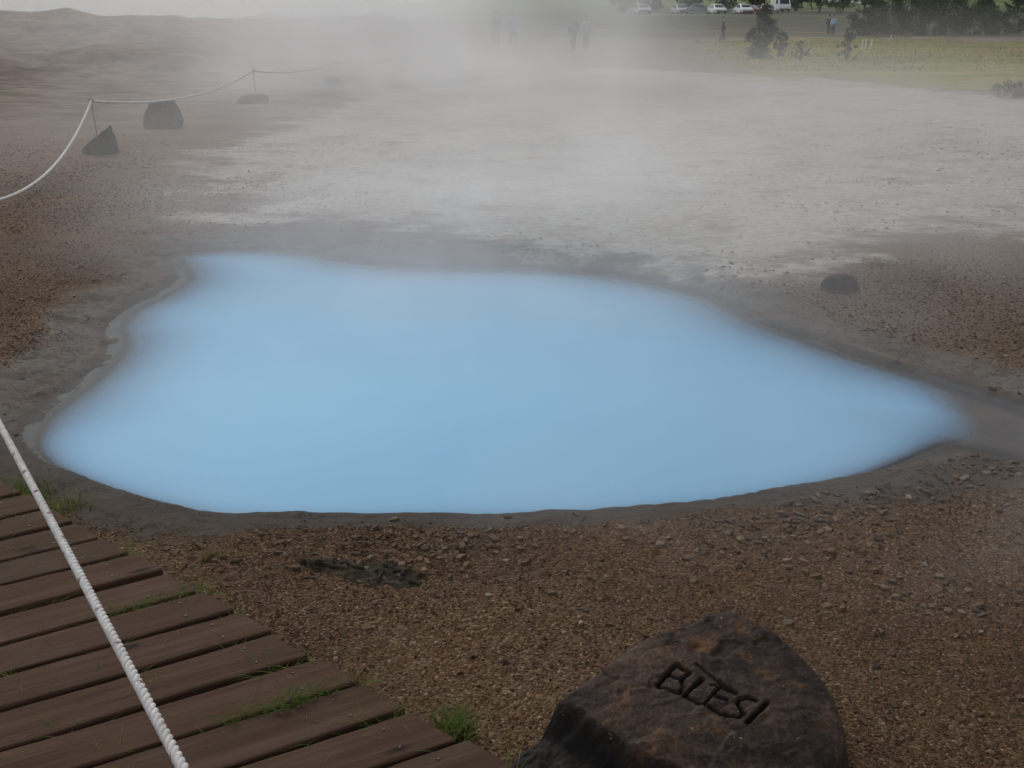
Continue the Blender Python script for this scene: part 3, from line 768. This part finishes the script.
def build_ropes():
    rm = rope_material('rope_fibre'); iron = plain('rusty_iron', (.060, .050, .044), .6, .4, 30, .6, .3)
    S0 = np.array([.42, -.16, .67]); S1 = np.array([-4.04, 6.38, .63]); S2 = np.array([-5.51, 13.57, .63]); S3 = np.array([-5.36, 21.67, .62]); S4 = np.array([-4.68, 27.75, .55]); S5 = np.array([-3.4, 34.0, .60])
    # near rope: three laid strands with red tracer flecks
    P = span(S0, S1, .004, 2100); d = np.gradient(P, axis=0); T = d / np.linalg.norm(d, axis=1)[:, None]
    U = np.cross(T, (0, 0, 1)); U /= np.linalg.norm(U, axis=1)[:, None]; W = np.cross(T, U)
    arc = np.concatenate([[0], np.cumsum(np.linalg.norm(np.diff(P, axis=0), axis=1))])
    R = .0084; parts = []; fl = []
    for k in range(3):
        ph = arc / .044 * 2 * math.pi + k * 2 * math.pi / 3
        C = P + (U * np.cos(ph)[:, None] + W * np.sin(ph)[:, None]) * R * .47
        v, f = tube(C, R * .585, 9); parts.append((v, f))
        a = np.tile(np.arange(9), len(P)); i = np.repeat(np.arange(len(P)), 9)
        rr = np.linalg.norm(v - P[i], axis=1)
        on = (arc[i] % .064 < .0055) & (rr > R * .7) & (k == 0)
        fl.append(on.astype(float))
    V, F = join_vf(parts)
    o = mesh_np('rope', V, F, rm); attr(o, 'fleck', np.concatenate(fl))
    tag(o, 'thick white twisted rope with red flecks stretched taut above the boardwalk', 'rope')
    Q = np.concatenate([span(S1, S2, .545, 90), span(S2, S3, .22, 60)[1:], span(S3, S4, .12, 50)[1:], span(S4, S5, .15, 50)[1:]])
    v, f = tube(Q, .0155, 8); o = mesh_np('rope', v, f, rm); attr(o, 'fleck', np.zeros(len(v)))
    tag(o, 'white rope sagging from stake to stake over gravel far behind the pool', 'rope')
    labs = ['iron rope stake beside the viewer end of the taut rope', 'iron rope stake where the taut rope meets the sagging rope', 'thin iron stake holding the first low point of the sagging rope above the wedge boulder',
            'thin iron stake above the low flat boulder in the steam', 'steam veiled iron stake at the third far boulder', 'last iron stake lost in the thick steam']
    for i, S in enumerate((S0, S1, S2, S3, S4, S5)):
        g = H(S[0], S[1]); r = empty('rope_stake', (S[0], S[1], g))
        tag(r, labs[i], 'stake', 'iron stakes carrying the rope')
        h = S[2] - g; lean = np.array([.02, .0])
        pts = np.array([(lean[0], lean[1], -.08), (lean[0] * .5, 0, h * .5), (0, 0, h + .012)])
        v, f = tube(pts, .005, 8); mesh_np('rod', v, f, iron, r)
        a = np.linspace(0, 2 * math.pi, 20); ring = np.stack([.024 * np.cos(a), np.zeros(20), h + .004 + .024 * np.sin(a)], 1)
        v, f = tube(ring, .006, 6); mesh_np('eyelet', v, f, iron, r)

# ------------------------------------------------------------------ vegetation
def leaves_mesh(centers, radii, n, size, seed, squash=.9):
    g = np.random.default_rng(seed); centers = np.asarray(centers); radii = np.asarray(radii)
    w = radii ** 2; idx = g.choice(len(centers), n, p=w / w.sum())
    d = g.normal(size=(n, 3)); d /= np.linalg.norm(d, axis=1)[:, None]
    P = centers[idx] + d * (radii[idx] * g.random(n) ** .45)[:, None] * np.array([1, 1, squash])
    a = g.normal(size=(n, 3)); a /= np.linalg.norm(a, axis=1)[:, None]
    b = np.cross(a, g.normal(size=(n, 3))); b /= np.linalg.norm(b, axis=1)[:, None]
    s = size * g.uniform(.6, 1.4, n)[:, None]
    V = np.stack([P - a * s, P + b * s * .45, P + a * s, P - b * s * .45], 1).reshape(-1, 3)
    return V, np.arange(4 * n).reshape(-1, 4)

def leaf_material(name, a, b):
    t = NT(name); P = t.obj()
    c = t.mix(t.range(t.noise(P, 2.2, 4, .6), .38, .64), a, b)
    c = t.mix(1.0, c, t.ramp(t.noise(P, 18, 2), [(.3, (.7, .7, .7)), (.7, (1.3, 1.3, 1.3))]), 'MULTIPLY')
    d = t.n('BsdfDiffuse', {'Color': c}); tr = t.n('BsdfTranslucent', {'Color': c})
    return t.surface(t.n('MixShader', {0: .25, 1: d.outputs[0], 2: tr.outputs[0]}))

LEAF = {}
def plant(name, part, x, y, h, w, n, leaf, lab, cat, group=None, seed=0, trunk=.15, stems=1, sparse=False, pointed=.5):
    g = np.random.default_rng(seed); z = H(x, y)
    r = empty(name, (x, y, z)); tag(r, lab, cat, group)
    nc = 46 if not sparse else 26; C = []; R = []
    for _ in range(nc):
        t = g.uniform(trunk, 1.0); pr = w / 2 * (1 - t) ** pointed * 1.15 + .04 * w if t > .45 else w / 2 * (.62 + .6 * t)
        a = g.uniform(0, 6.283); rr = pr * g.random() ** .5
        C.append((rr * math.cos(a), rr * math.sin(a), t * h * .97)); R.append(w * g.uniform(.07, .15) * (.75 if sparse else 1))
    v, f = leaves_mesh(C, R, n, leaf, seed)
    v[:, 2] = np.maximum(v[:, 2], .02)
    m = LEAF['dark'] if not sparse else LEAF['grey']
    parts = []
    for k in range(stems):
        a = g.uniform(0, 6.283); top = np.array([w * .2 * math.cos(a), w * .2 * math.sin(a), h * .85]) if stems > 1 else np.array([0, 0, h * .85])
        P = np.linspace(0, 1, 6)[:, None] * top + g.normal(0, .012 * h, (6, 3)) * np.array([1, 1, 0]); P[0] = (0, 0, -.05)
        parts.append(tube(P, np.linspace(.022 * h, .006 * h, 6), 6))
    for c in C[::2]:
        b = np.array([0, 0, min(c[2] * .6, h * .6)]); parts.append(tube(np.linspace(0, 1, 4)[:, None] * (np.array(c) - b) + b, np.linspace(.010 * h, .003 * h, 4), 5))
    V, F = join_vf(parts); mesh_np('trunk' if name == 'tree' else 'stem', V, F, LEAF['bark'], r)
    mesh_np(part, v, f, m, r, smooth=False)
    return r

def build_plants():
    LEAF['dark'] = leaf_material('dark_leaves', (.018, .030, .010), (.050, .068, .022))
    LEAF['grey'] = leaf_material('grey_leaves', (.040, .050, .030), (.075, .085, .045))
    LEAF['bark'] = plain('bark', (.045, .036, .028), .9, .3, 12, 0, .4)
    p = flat(762, 61); plant('shrub', 'foliage', p[0], p[1], 2.05, 1.75, 7000, .035, 'tall ragged dark green shrub standing alone in front of the parked cars', 'shrub', seed=3, trunk=.02, stems=4, pointed=.8)
    p = flat(780, 58); plant('shrub', 'foliage', p[0], p[1], 1.05, .8, 1500, .035, 'small shrub leaning against the right side of the tall dark shrub', 'shrub', seed=4, trunk=.06, stems=3)
    p = flat(846, 63); plant('shrub', 'foliage', p[0], p[1], 1.25, 1.0, 1500, .03, 'sparse grey green shrub at the edge of the meadow beside white marker pegs', 'shrub', seed=6, trunk=.1, stems=5, sparse=True)
    p = flat(800, 63); plant('shrub', 'foliage', p[0], p[1], .75, .9, 900, .03, 'low greyish shrub halfway between the tall dark shrub and sparse shrub', 'shrub', seed=8, trunk=.1, stems=4, sparse=True)
    p = flat(1014, 98); plant('shrub', 'foliage', p[0], p[1], .34, 1.3, 1400, .022, 'low dark shrub at the right corner of the meadow beside the crust', 'shrub', seed=9, trunk=.08, stems=5, sparse=True)
    hed = [(848,34,27,24),(864,35,31,26),(881,36,33,30),(900,37,35,30),(918,38,34,30),(936,39,33,28),(953,40,26,26),(971,41,16,22),(988,42,18,20),(1006,43,13,22),(1022,44,15,20)]
    labs = ['leftmost tree of the dark clump behind the meadow path', 'second tree from the left in the dark clump behind the path', 'third tree from the left in the dark clump behind the path',
            'fourth and tallest tree of the dark clump behind the path', 'fifth tree from the left in the dark clump behind the path', 'sixth tree from the left in the dark clump behind the path', 'last tree at the right end of the dark clump',
            'first low bush right of the dark tree clump along the path', 'second low bush right of the dark tree clump along the path', 'third low bush right of the dark tree clump along the path', 'low bush along the path at the right edge of the photo']
    for i, (px, py, hp, wp) in enumerate(hed):
        D = 97 + (i % 3) * 2.5; x = (px - 512) / 1000 * D; k = D / 1000 * 1.05
        tree = i < 7
        plant('tree' if tree else 'bush', 'crown' if tree else 'foliage', x, D, hp * k * 1.12, wp * k * 1.5, 4200 if tree else 1800, .085, labs[i], 'tree' if tree else 'bush',
              'trees in the clump behind the meadow' if tree else 'low bushes along the meadow path', 20 + i, .03, 3, pointed=.5)
    back = [(618,6.5),(646,5.5),(676,6),(712,7),(742,6.5),(778,7.5),(800,7),(822,7.5),(842,8)]
    nm = ['first', 'second', 'third', 'fourth', 'fifth', 'sixth', 'seventh', 'eighth', 'ninth']
    for i, (px, h) in enumerate(back):
        D = 184 + (i % 3) * 4; x = (px - 512) / 1000 * D
        plant('tree', 'crown', x, D, h, 6.2, 1500, .26, nm[i] + ' tree from the left in the row behind the car park', 'tree', 'trees behind the car park', 50 + i, .1, 1, pointed=.4)
    hill = [(990,10,4,'lone dark bush on the green slope right of the pale road'),(958,5,4,'small bush high on the green slope above the road bend'),(985,30,6,'bushy tree on the slope behind the low path bushes'),(1004,27,5,'second bushy tree on the slope near the right edge'),(1020,16,4,'dark bush beside the pale road at the right edge')]
    for i, (px, py, h, lab) in enumerate(hill):
        D = 240 if py < 20 else 150; x = (px - 512) / 1000 * D
        plant('bush', 'foliage', x, D, h * D / 150 * .5, h * D / 150 * .6, 700, .2, lab, 'bush', 'bushes on the far slope', 70 + i, .06, 2)
    # meadow grass
    n = 60000; x = rng.uniform(8, 75, n); y = rng.uniform(34, 88, n); g = fields(x, y)[3] + 6 * fbm(x * .3, y * .6, 45, 3)
    k = (g > -1) & (x < .56 * y); x, y = x[k], y[k]; n = len(x); z = height(x, y)
    h = rng.uniform(.04, .16, n) * (0.9 + fbm(x * .3, y * .3, 44, 3) * .8); a = rng.uniform(0, 6.28, n); w = .018
    lx, ly = rng.normal(0, .07, n), rng.normal(0, .07, n)
    V = np.stack([np.stack([x - w*np.cos(a), y - w*np.sin(a), z - .02], 1), np.stack([x + w*np.cos(a), y + w*np.sin(a), z - .02], 1), np.stack([x + lx, y + ly, z + np.abs(h)], 1)], 1).reshape(-1, 3)
    gm = grass_material('meadow_grass', (.15, .17, .030), (.30, .24, .065))
    o = mesh_np('meadow_grass', V, np.arange(3 * n).reshape(-1, 3), gm, smooth=False); tag(o, 'yellowish green rough grass covering the meadow', kind='stuff')

# ------------------------------------------------------------------ roads and far strips
def ribbon(name, pts, width, mat, lift=.03):
    pts = smooth_open(np.array(pts, float)); d = np.gradient(pts, axis=0); d /= np.linalg.norm(d, axis=1)[:, None]; nrm = np.stack([-d[:, 1], d[:, 0]], 1)
    m = 9; rows = []
    for k in np.linspace(-.5, .5, m):
        q = pts + nrm * width * k; rows.append(np.stack([q[:, 0], q[:, 1], height(q[:, 0], q[:, 1]) + lift], 1))
    V = np.stack(rows, 1).reshape(-1, 3); n = len(pts)
    i = np.arange(n - 1)[:, None] * m + np.arange(m - 1)[None]
    o = mesh_np(name, V, np.stack([i, i + 1, i + m + 1, i + m], -1).reshape(-1, 4), mat); tag(o, kind='structure'); return o

def smooth_open(p, n=24):
    out = []
    for i in range(len(p) - 1):
        p0 = p[max(i - 1, 0)]; p1 = p[i]; p2 = p[i + 1]; p3 = p[min(i + 2, len(p) - 1)]
        for t in np.linspace(0, 1, n, endpoint=False):
            out.append(.5 * (2*p1 + (p2-p0)*t + (2*p0-5*p1+4*p2-p3)*t*t + (3*p1-p0-3*p2+p3)*t**3))
    out.append(p[-1]); return np.array(out)

def build_roads():
    grey = plain('grey_asphalt', (.10, .10, .105), .85, .2, .4); red = plain('red_scoria', (.20, .105, .075), .95, .25, .6); pale = plain('pale_road', (.30, .29, .28), .9, .15, .1)
    ribbon('car_park', [(-10, 166), (20, 166), (45, 165), (62, 162)], 17, grey)
    ribbon('path', [(14, 82), (22, 88), (30, 91), (42, 87), (60, 78)], 1.6, red)
    ribbon('path', [(4, 104), (18, 106), (30, 102), (40, 101)], 1.3, red, .035)
    ribbon('road', [(70, 330), (100, 262), (118, 236), (150, 222)], 5, pale, .15)
    ribbon('road', [(66, 158), (76, 150), (90, 148)], 3.0, grey, .05)

# ------------------------------------------------------------------ cars
def build_cars():
    glass = plain('car_glass', (.020, .024, .028), .12, .1); tyre = plain('tyre_rubber', (.012, .012, .012), .8, .2); rim = plain('wheel_rim', (.35, .35, .36), .35, .1, 5, .8)
    lamp = plain('headlight_glass', (.75, .75, .72), .15, .05); dark = plain('bumper_plastic', (.03, .03, .032), .6, .2)
    paints = {k: plain(k + '_car_paint', c, .3, .06, 2) for k, c in dict(white=(.72,.72,.72), silver=(.30,.34,.42), black=(.025,.028,.04), grey=(.16,.17,.19), red=(.25,.02,.02)).items()}
    def make(van=False):
        root = empty('van' if van else 'parked_car', (0, 0, 0))
        L, W, Ht = (5.0, 1.95, 2.3) if van else (4.3, 1.76, 1.48)
        if van: prof = [(-2.5,.35),(-2.5,1.0),(-2.30,1.15),(-1.75,2.0),(-1.5,2.25),(2.42,2.28),(2.5,2.1),(2.5,.35)]
        else: prof = [(-2.12,.32),(-2.15,.66),(-2.0,.80),(-1.15,.95),(-.45,1.42),(.2,1.48),(1.05,1.45),(1.75,1.02),(2.1,.95),(2.15,.5),(2.1,.32)]
        bm = bmesh.new(); xs = [-1, -.92, 0, .92, 1]; rows = []
        for sx in xs:
            row = []
            for (yy, zz) in prof:
                inset = .24 * max(0, (zz - .95) / .55) if not van else .10 * max(0, (zz - 1.1) / 1.2)
                e = abs(sx) > .95
                row.append(bm.verts.new(((W / 2 - inset) * sx, yy * (.975 if e else 1), zz - (.04 if e and zz > .6 else 0))))
            rows.append(row)
        n = len(prof)
        for a, b in zip(rows, rows[1:]):
            for j in range(n): j2 = (j + 1) % n; bm.faces.new((a[j], a[j2], b[j2], b[j]))
        bm.faces.new(rows[0][::-1]); bm.faces.new(rows[-1])
        bmesh.ops.recalc_face_normals(bm, faces=bm.faces[:])
        bm_obj('body', bm, paints['white'], root)
        def quad(name, pts, m):
            b2 = bmesh.new(); vs = [b2.verts.new(p) for p in pts]; b2.faces.new(vs)
            ext = bmesh.ops.extrude_face_region(b2, geom=b2.faces[:]); c = Vector((0, .2, .9)); ctr = sum((v.co for v in vs), Vector()) / len(vs)
            dirv = (ctr - c); dirv = Vector((dirv.x if abs(dirv.x) > .6 else 0, dirv.y if abs(dirv.x) <= .6 else 0, .15)).normalized()
            for v in ext['geom']:
                if isinstance(v, bmesh.types.BMVert): v.co += dirv * .025
            bmesh.ops.recalc_face_normals(b2, faces=b2.faces[:]); return bm_obj(name, b2, m, root)
        if van:
            quad('windscreen', [(-.78,-2.27,1.20),(.78,-2.27,1.20),(.70,-1.80,1.94),(-.70,-1.80,1.94)], glass)
            for s in (-1, 1): quad('window', [(s*.975,-1.7,1.25),(s*.975,-.7,1.25),(s*.90,-.7,1.95),(s*.90,-1.4,1.95)], glass)
        else:
            quad('windscreen', [(-.70,-1.12,.97),(.70,-1.12,.97),(.60,-.50,1.39),(-.60,-.50,1.39)], glass)
            quad('rear_window', [(-.64,1.70,1.05),(.64,1.70,1.05),(.58,1.12,1.40),(-.58,1.12,1.40)], glass)
            for s in (-1, 1): quad('window', [(s*.86,-.85,1.0),(s*.86,1.3,1.02),(s*.70,.95,1.38),(s*.70,-.35,1.38)], glass)
        fy = -2.5 if van else -2.12
        for s in (-1, 1):
            bm_obj('headlight', box_bm(.34, .10, .16, (s * .62, fy - .01, .72), .03, 2), lamp, root)
            bm_obj('mirror', box_bm(.18, .10, .13, (s * (W/2 + .06), -.85 if not van else -1.7, 1.0 if not van else 1.35), .03, 2), dark, root)
        bm_obj('bumper', box_bm(W * .94, .14, .22, (0, fy - .02, .42), .04, 2), dark, root)
        for s in (-1, 1):
            for yy in ((-1.32, 1.30) if not van else (-1.6, 1.5)):
                bw = bmesh.new(); bmesh.ops.create_cone(bw, cap_ends=True, segments=24, radius1=.31, radius2=.31, depth=.2, matrix=Matrix.Translation((s * (W/2 - .09), yy, .31)) @ Matrix.Rotation(math.pi/2, 4, 'Y'))
                wo = bm_obj('wheel', bw, tyre, root)
                bw = bmesh.new(); bmesh.ops.create_cone(bw, cap_ends=True, segments=18, radius1=.19, radius2=.17, depth=.03, matrix=Matrix.Translation((s * (W/2 + .015), yy, .31)) @ Matrix.Rotation(math.pi/2, 4, 'Y'))
                bm_obj('rim', bw, rim, wo)
        return root
    def dup(r):
        c = r.copy(); COL.objects.link(c)
        for ch in list(r.children):
            d = ch.copy(); COL.objects.link(d); d.parent = c
            for g in list(ch.children):
                e = g.copy(); COL.objects.link(e); e.parent = d
        return c
    proto = make()
    L = [(634, 163, .1, 'silver', 'leftmost pale car in the steam at the far car park'), (669, 170, .2, 'silver', 'silver car veiled by steam left of the small white car'),
         (688, 167, 1.4, 'grey', 'grey car parked sideways in the car park haze'), (704, 164, .15, 'white', 'small white car standing apart left of the front pair of cars'),
         (727, 172, .1, 'silver', 'silver blue car parked behind the white front car'), (729, 161, .1, 'white', 'white car at the front of the car park facing the pool'),
         (741, 171, .25, 'black', 'dark car parked behind the two white cars'), (735, 168.5, .9, 'red', 'red car mostly hidden between the white cars'), (750, 161, -.2, 'white', 'white car parked just below the white van')]
    for i, (px, D, rz, c, lab) in enumerate(L):
        o = proto if i == 0 else dup(proto); x = (px - 512) / 1000 * D
        o.location = (x, D, H(x, D) + .03); o.rotation_euler = (0, 0, rz); tag(o, lab, 'car', 'cars in the far car park')
        b = [ch for ch in o.children if ch.name.startswith('body')][0]
        b.material_slots[0].link = 'OBJECT'; b.material_slots[0].material = paints[c]
    v = make(True); D = 172; x = (763 - 512) / 1000 * D; v.location = (x, D, H(x, D) + .4); v.rotation_euler = (0, 0, .05)
    tag(v, 'white van at the top edge behind the tall dark shrub', 'van')
    return

# ------------------------------------------------------------------ people
def skin_body(name, verts, edges, radii, mat, parent=None, sub=2):
    me = bpy.data.meshes.new(name); me.from_pydata(verts, edges, []); me.update()
    o = bpy.data.objects.new(name, me); COL.objects.link(o)
    md = o.modifiers.new('skin', 'SKIN'); md.use_smooth_shade = True
    if not me.skin_vertices: me.skin_vertices.new()
    for i, r in enumerate(radii):
        sv = me.skin_vertices[0].data[i]; sv.radius = (r, r) if not isinstance(r, tuple) else r; sv.use_root = (i == 0)
    sb = o.modifiers.new('sub', 'SUBSURF'); sb.levels = sub; sb.render_levels = sub
    dg = bpy.context.evaluated_depsgraph_get(); dg.update()
    m2 = bpy.data.meshes.new_from_object(o.evaluated_get(dg)); m2.name = name
    bpy.data.objects.remove(o); m2.materials.clear(); m2.materials.append(mat)
    for p in m2.polygons: p.use_smooth = True
    return link(bpy.data.objects.new(name, m2), parent)

def build_people():
    skin = plain('skin', (.36, .22, .16), .6, .1); hairm = plain('dark_hair', (.03, .022, .016), .7, .2, 40); shoe = plain('shoe_leather', (.03, .026, .022), .7, .2)
    def person(px, D, rz, jc, tc, lab, stride=.12, arm=.1, hood=False):
        x = (px - 512) / 1000 * D; r = empty('person', (x, D, H(x, D)), rz); tag(r, lab, 'person', 'visitors walking beyond the pool')
        s = stride
        B = [(0,0,.95),(0,0,1.15),(0,0,1.38),(0,0,1.50),(0,-.015,1.58),(0,-.03,1.68),(0,-.02,1.76),
             (.17,0,1.42),(.23,arm*.4,1.13),(.24,-.06+arm,.90),(.245,-.08+arm,.80),
             (-.17,0,1.42),(-.23,-arm*.4,1.13),(-.24,-.06-arm,.90),(-.245,-.08-arm,.80),
             (.09,0,.90),(.10,-s*.6,.50),(.10,-s+.02,.09),(.10,-s-.13,.03),
             (-.09,0,.90),(-.10,s*.3,.50),(-.10,s+.03,.09),(-.10,s-.12,.03)]
        E = [(0,1),(1,2),(2,3),(3,4),(4,5),(5,6),(2,7),(7,8),(8,9),(9,10),(2,11),(11,12),(12,13),(13,14),(0,15),(15,16),(16,17),(17,18),(0,19),(19,20),(20,21),(21,22)]
        R = [(.15,.11),(.14,.10),(.155,.10),.06,(.075,.085),(.082,.10),(.055,.07),.06,.045,.034,(.042,.02),.06,.045,.034,(.042,.02),.085,.058,.04,.036,.085,.058,.04,.036]
        b = skin_body('body', B, E, R, skin, r)
        jm = plain('jacket_cloth', jc, .8, .15, 12, 0, .3); tm = plain('trouser_cloth', tc, .85, .15, 12, 0, .3)
        JV = [B[0], B[1], B[2], (0,0,1.49)] + [B[7], B[8], (.24,-.05+arm,.92)] + [B[11], B[12], (-.24,-.05-arm,.92)] + [(0,0,.86)]
        skin_body('jacket', JV, [(0,1),(1,2),(2,3),(2,4),(4,5),(5,6),(2,7),(7,8),(8,9),(0,10)], [(.175,.135),(.165,.125),(.18,.125),.085,.078,.062,.052,.078,.062,.052,(.175,.135)], jm, r)
        TV = [(0,0,.93),(.09,0,.88),B[16],(.10,-s+.03,.11),(-.09,0,.88),B[20],(-.10,s+.04,.11)]
        skin_body('trousers', TV, [(0,1),(1,2),(2,3),(0,4),(4,5),(5,6)], [(.155,.12),.098,.074,.062,.098,.074,.062], tm, r)
        for sx, sy in ((.10,-s-.04),(-.10,s-.03)):
            bs = bmesh.new(); bmesh.ops.create_icosphere(bs, subdivisions=2, radius=1, matrix=Matrix.Translation((sx, sy, .045)) @ Matrix.Diagonal((.05,.135,.05,1))); bm_obj('shoe', bs, shoe, r, True)
        bs = bmesh.new(); bmesh.ops.create_icosphere(bs, subdivisions=3, radius=1, matrix=Matrix.Translation((0,.012,1.705)) @ Matrix.Diagonal((.092,.108,.105,1)))
        for v in bs.verts:
            if v.co.y < -.03 and v.co.z < 1.74: v.co.y += .06
        bm_obj('hair', bs, hairm if not hood else jm, r, True)
        bs = bmesh.new(); bmesh.ops.create_cone(bs, cap_ends=True, segments=8, radius1=.014, radius2=.006, depth=.04, matrix=Matrix.Translation((0,-.125,1.655)) @ Matrix.Rotation(.4,4,'X')); bm_obj('nose', bs, skin, r, True)
    person(513, 52, .5, (.11,.18,.36), (.06,.06,.07), 'person in a blue jacket walking in thick steam beyond the pool', .14, .12)
    person(497, 54, .3, (.05,.045,.055), (.05,.05,.055), 'person in dark clothes just left of the blue jacketed walker in steam', .10, .1)
    person(570, 58, -.4, (.06,.055,.07), (.06,.06,.07), 'faint dark person in steam left of the pale jacketed one', .10, .1)
    person(582, 58, -.2, (.30,.29,.33), (.10,.09,.11), 'faint person in a pale jacket among the steam between dark figures', .10, .1)
    person(711, 76, 1.4, (.035,.033,.042), (.04,.04,.05), 'person in dark clothes at the steam edge left of the tall shrub', .16, .15)
    person(814.5, 98, 2.6, (.30,.55,.66), (.11,.04,.045), 'person in a light turquoise jacket walking past the meadow', .15, .12)
    person(810.5, 98.6, 2.4, (.02,.022,.026), (.04,.04,.05), 'person in black just behind the turquoise jacketed walker', .12, .1)

def build_pegs():
    wm = plain('white_peg_paint', (.62, .60, .57), .6, .1)
    spots = [(861.5,50,.05),(865.5,49.5,-.08),(870,49.5,.12),(889,41,.35)]
    labs = ['leftmost white marker peg beside the sparse shrub', 'middle white marker peg beside the sparse shrub', 'right one of three white marker pegs beside the sparse shrub', 'slanted pale marker peg standing alone near the red path']
    for (px, py, tl), lab in zip(spots, labs):
        p = flat(px, py); r = empty('marker_peg', (p[0], p[1], H(p[0], p[1]))); r.rotation_euler = (0, tl, 0)
        tag(r, lab, 'peg', 'white marker pegs at the meadow')
        v, f = tube(np.array([(0,0,-.1),(0,0,.25),(0,0,.5)]), [.035,.035,.03], 8); mesh_np('post', v, f, wm, r)
        bm = bmesh.new(); bmesh.ops.create_uvsphere(bm, u_segments=10, v_segments=6, radius=.036, matrix=Matrix.Translation((0,0,.5))); bm_obj('cap', bm, wm, r, True)

# ------------------------------------------------------------------ steam
def build_steam():
    def puff(lab, c, r, dens, nscale, lo, hi, power=1.0, seed=0.0, stretch=(1, 1, 1), floor=0.0, rz=0.0):
        bm = bmesh.new(); bmesh.ops.create_icosphere(bm, subdivisions=4, radius=1.0)
        t = NT('steam_volume'); O = t.obj(); P = t.pos()
        rr = t.n('VectorMath', {0: O}, operation='LENGTH').outputs['Value']
        fall = t.math('POWER', t.math('MAXIMUM', t.math('SUBTRACT', 1.0, t.math('MULTIPLY', rr, rr)), 0.0), power)
        nz = t.noise(t.map(P, tuple(nscale * q for q in stretch), (seed, seed * 1.7, -seed)), 1.0, 2.5, .55, .5)
        nz = t.range(nz, lo, hi, floor, 1.0)
        d = t.math('MULTIPLY', t.math('MULTIPLY', fall, nz), dens)
        v = t.n('VolumeScatter', {'Color': (.985, .99, 1.0), 'Density': d, 'Anisotropy': .3})
        o = bm_obj('steam', bm, t.volume(v), None, True); o.location = c; o.scale = r; o.rotation_euler = (0, 0, rz)
        tag(o, lab, kind='stuff'); return o
    puff('thick steam column rising behind the pool', (-3.2, 29, 1.6), (9.4, 14, 5.6), .21, .26, .36, .70, 1.5, 3.0, (1, .5, .9), .12)
    puff('broad steam veil drifting over the pale crust', (1.0, 14.0, .2), (9.2, 9.2, 1.35), .12, .42, .30, .74, 1.0, 8.0, (1, .6, 1.2), .35)
    puff('steam bank along the far left skyline', (-48, 94, 4.0), (50, 36, 9), .065, .08, .30, .62, .8, 5.0, floor=.4)
    puff('thin steam drifting over the left mounds', (-12, 38, 1.2), (14, 20, 3.6), .019, .15, .34, .68, .9, 2.0, floor=.35)
    puff('steam curling off the far shore of the pool', (.4, 7.6, .15), (4.0, 2.9, 1.0), .34, .8, .30, .66, .9, 11.0, (1, .7, 1.6), .25)
    puff('faint steam over the milky water', (-.1, 5.1, .0), (2.7, 2.2, .6), .15, .9, .3, .65, .8, 17.0, floor=.4)
    puff('thin steam wisps blowing over the gravel', (1.7, 3.0, .25), (1.5, .9, .6), .22, 1.4, .36, .68, 1.0, 23.0, (1, 1, 1), .12)
    puff('small steam wisp over the near pool edge', (.25, 2.95, .12), (.55, .5, .35), .30, 2.2, .36, .66, 1.0, 29.0, floor=.1)
    puff('light haze over the meadow and crust', (9, 28, .6), (11, 15, 1.7), .013, .12, .3, .7, .8, 31.0, floor=.4)

# ------------------------------------------------------------------ light, sky, camera
def build_light():
    w = bpy.data.worlds.new('World'); SC.world = w; w.use_nodes = True; nt = w.node_tree
    bg = nt.nodes['Background']; sky = nt.nodes.new('ShaderNodeTexSky'); sky.sky_type = 'NISHITA'; sky.sun_disc = False
    EL, AZ = math.radians(42), math.radians(-25)
    sky.sun_elevation = EL; sky.sun_rotation = AZ; sky.dust_density = 2.0; sky.ozone_density = 1.0
    hs = nt.nodes.new('ShaderNodeHueSaturation'); hs.inputs['Saturation'].default_value = .30
    nt.links.new(sky.outputs[0], hs.inputs['Color']); nt.links.new(hs.outputs[0], bg.inputs[0]); bg.inputs[1].default_value = .14
    L = bpy.data.lights.new('sun', 'SUN'); L.energy = 1.0; L.angle = math.radians(30); L.color = (1, .97, .93)
    o = bpy.data.objects.new('sun', L); COL.objects.link(o)
    d = Vector((math.sin(AZ) * math.cos(EL), math.cos(AZ) * math.cos(EL), math.sin(EL)))
    o.rotation_euler = d.to_track_quat('Z', 'Y').to_euler()
    cam = bpy.data.cameras.new('camera'); cam.lens = 36 * 1000 / 1024; cam.sensor_width = 36; cam.clip_start = .05; cam.clip_end = 6000
    c = bpy.data.objects.new('camera', cam); COL.objects.link(c); c.location = (0, 0, EYE); c.rotation_euler = (math.pi / 2 - PITCH, 0, 0)
    SC.camera = c
    vs = SC.view_settings; vs.view_transform = 'Standard'; vs.look = 'None'; vs.exposure = 0; vs.gamma = 1
    cy = SC.cycles
    cy.use_denoising = True; cy.use_adaptive_sampling = True; cy.adaptive_threshold = .045; cy.adaptive_min_samples = 16
    try: cy.denoiser = 'OPENIMAGEDENOISE'; cy.denoising_input_passes = 'RGB_ALBEDO_NORMAL'
    except Exception: pass
    cy.max_bounces = 8; cy.diffuse_bounces = 3; cy.volume_bounces = 2; cy.transparent_max_bounces = 12
    cy.volume_step_rate = 2.5; cy.volume_max_steps = 256

build_ground(); build_water(); build_gravel(); build_rocks(); build_name_stone(); build_boardwalk(); build_tufts(); build_ropes()
build_plants(); build_roads(); build_cars(); build_people(); build_pegs(); build_steam(); build_light()
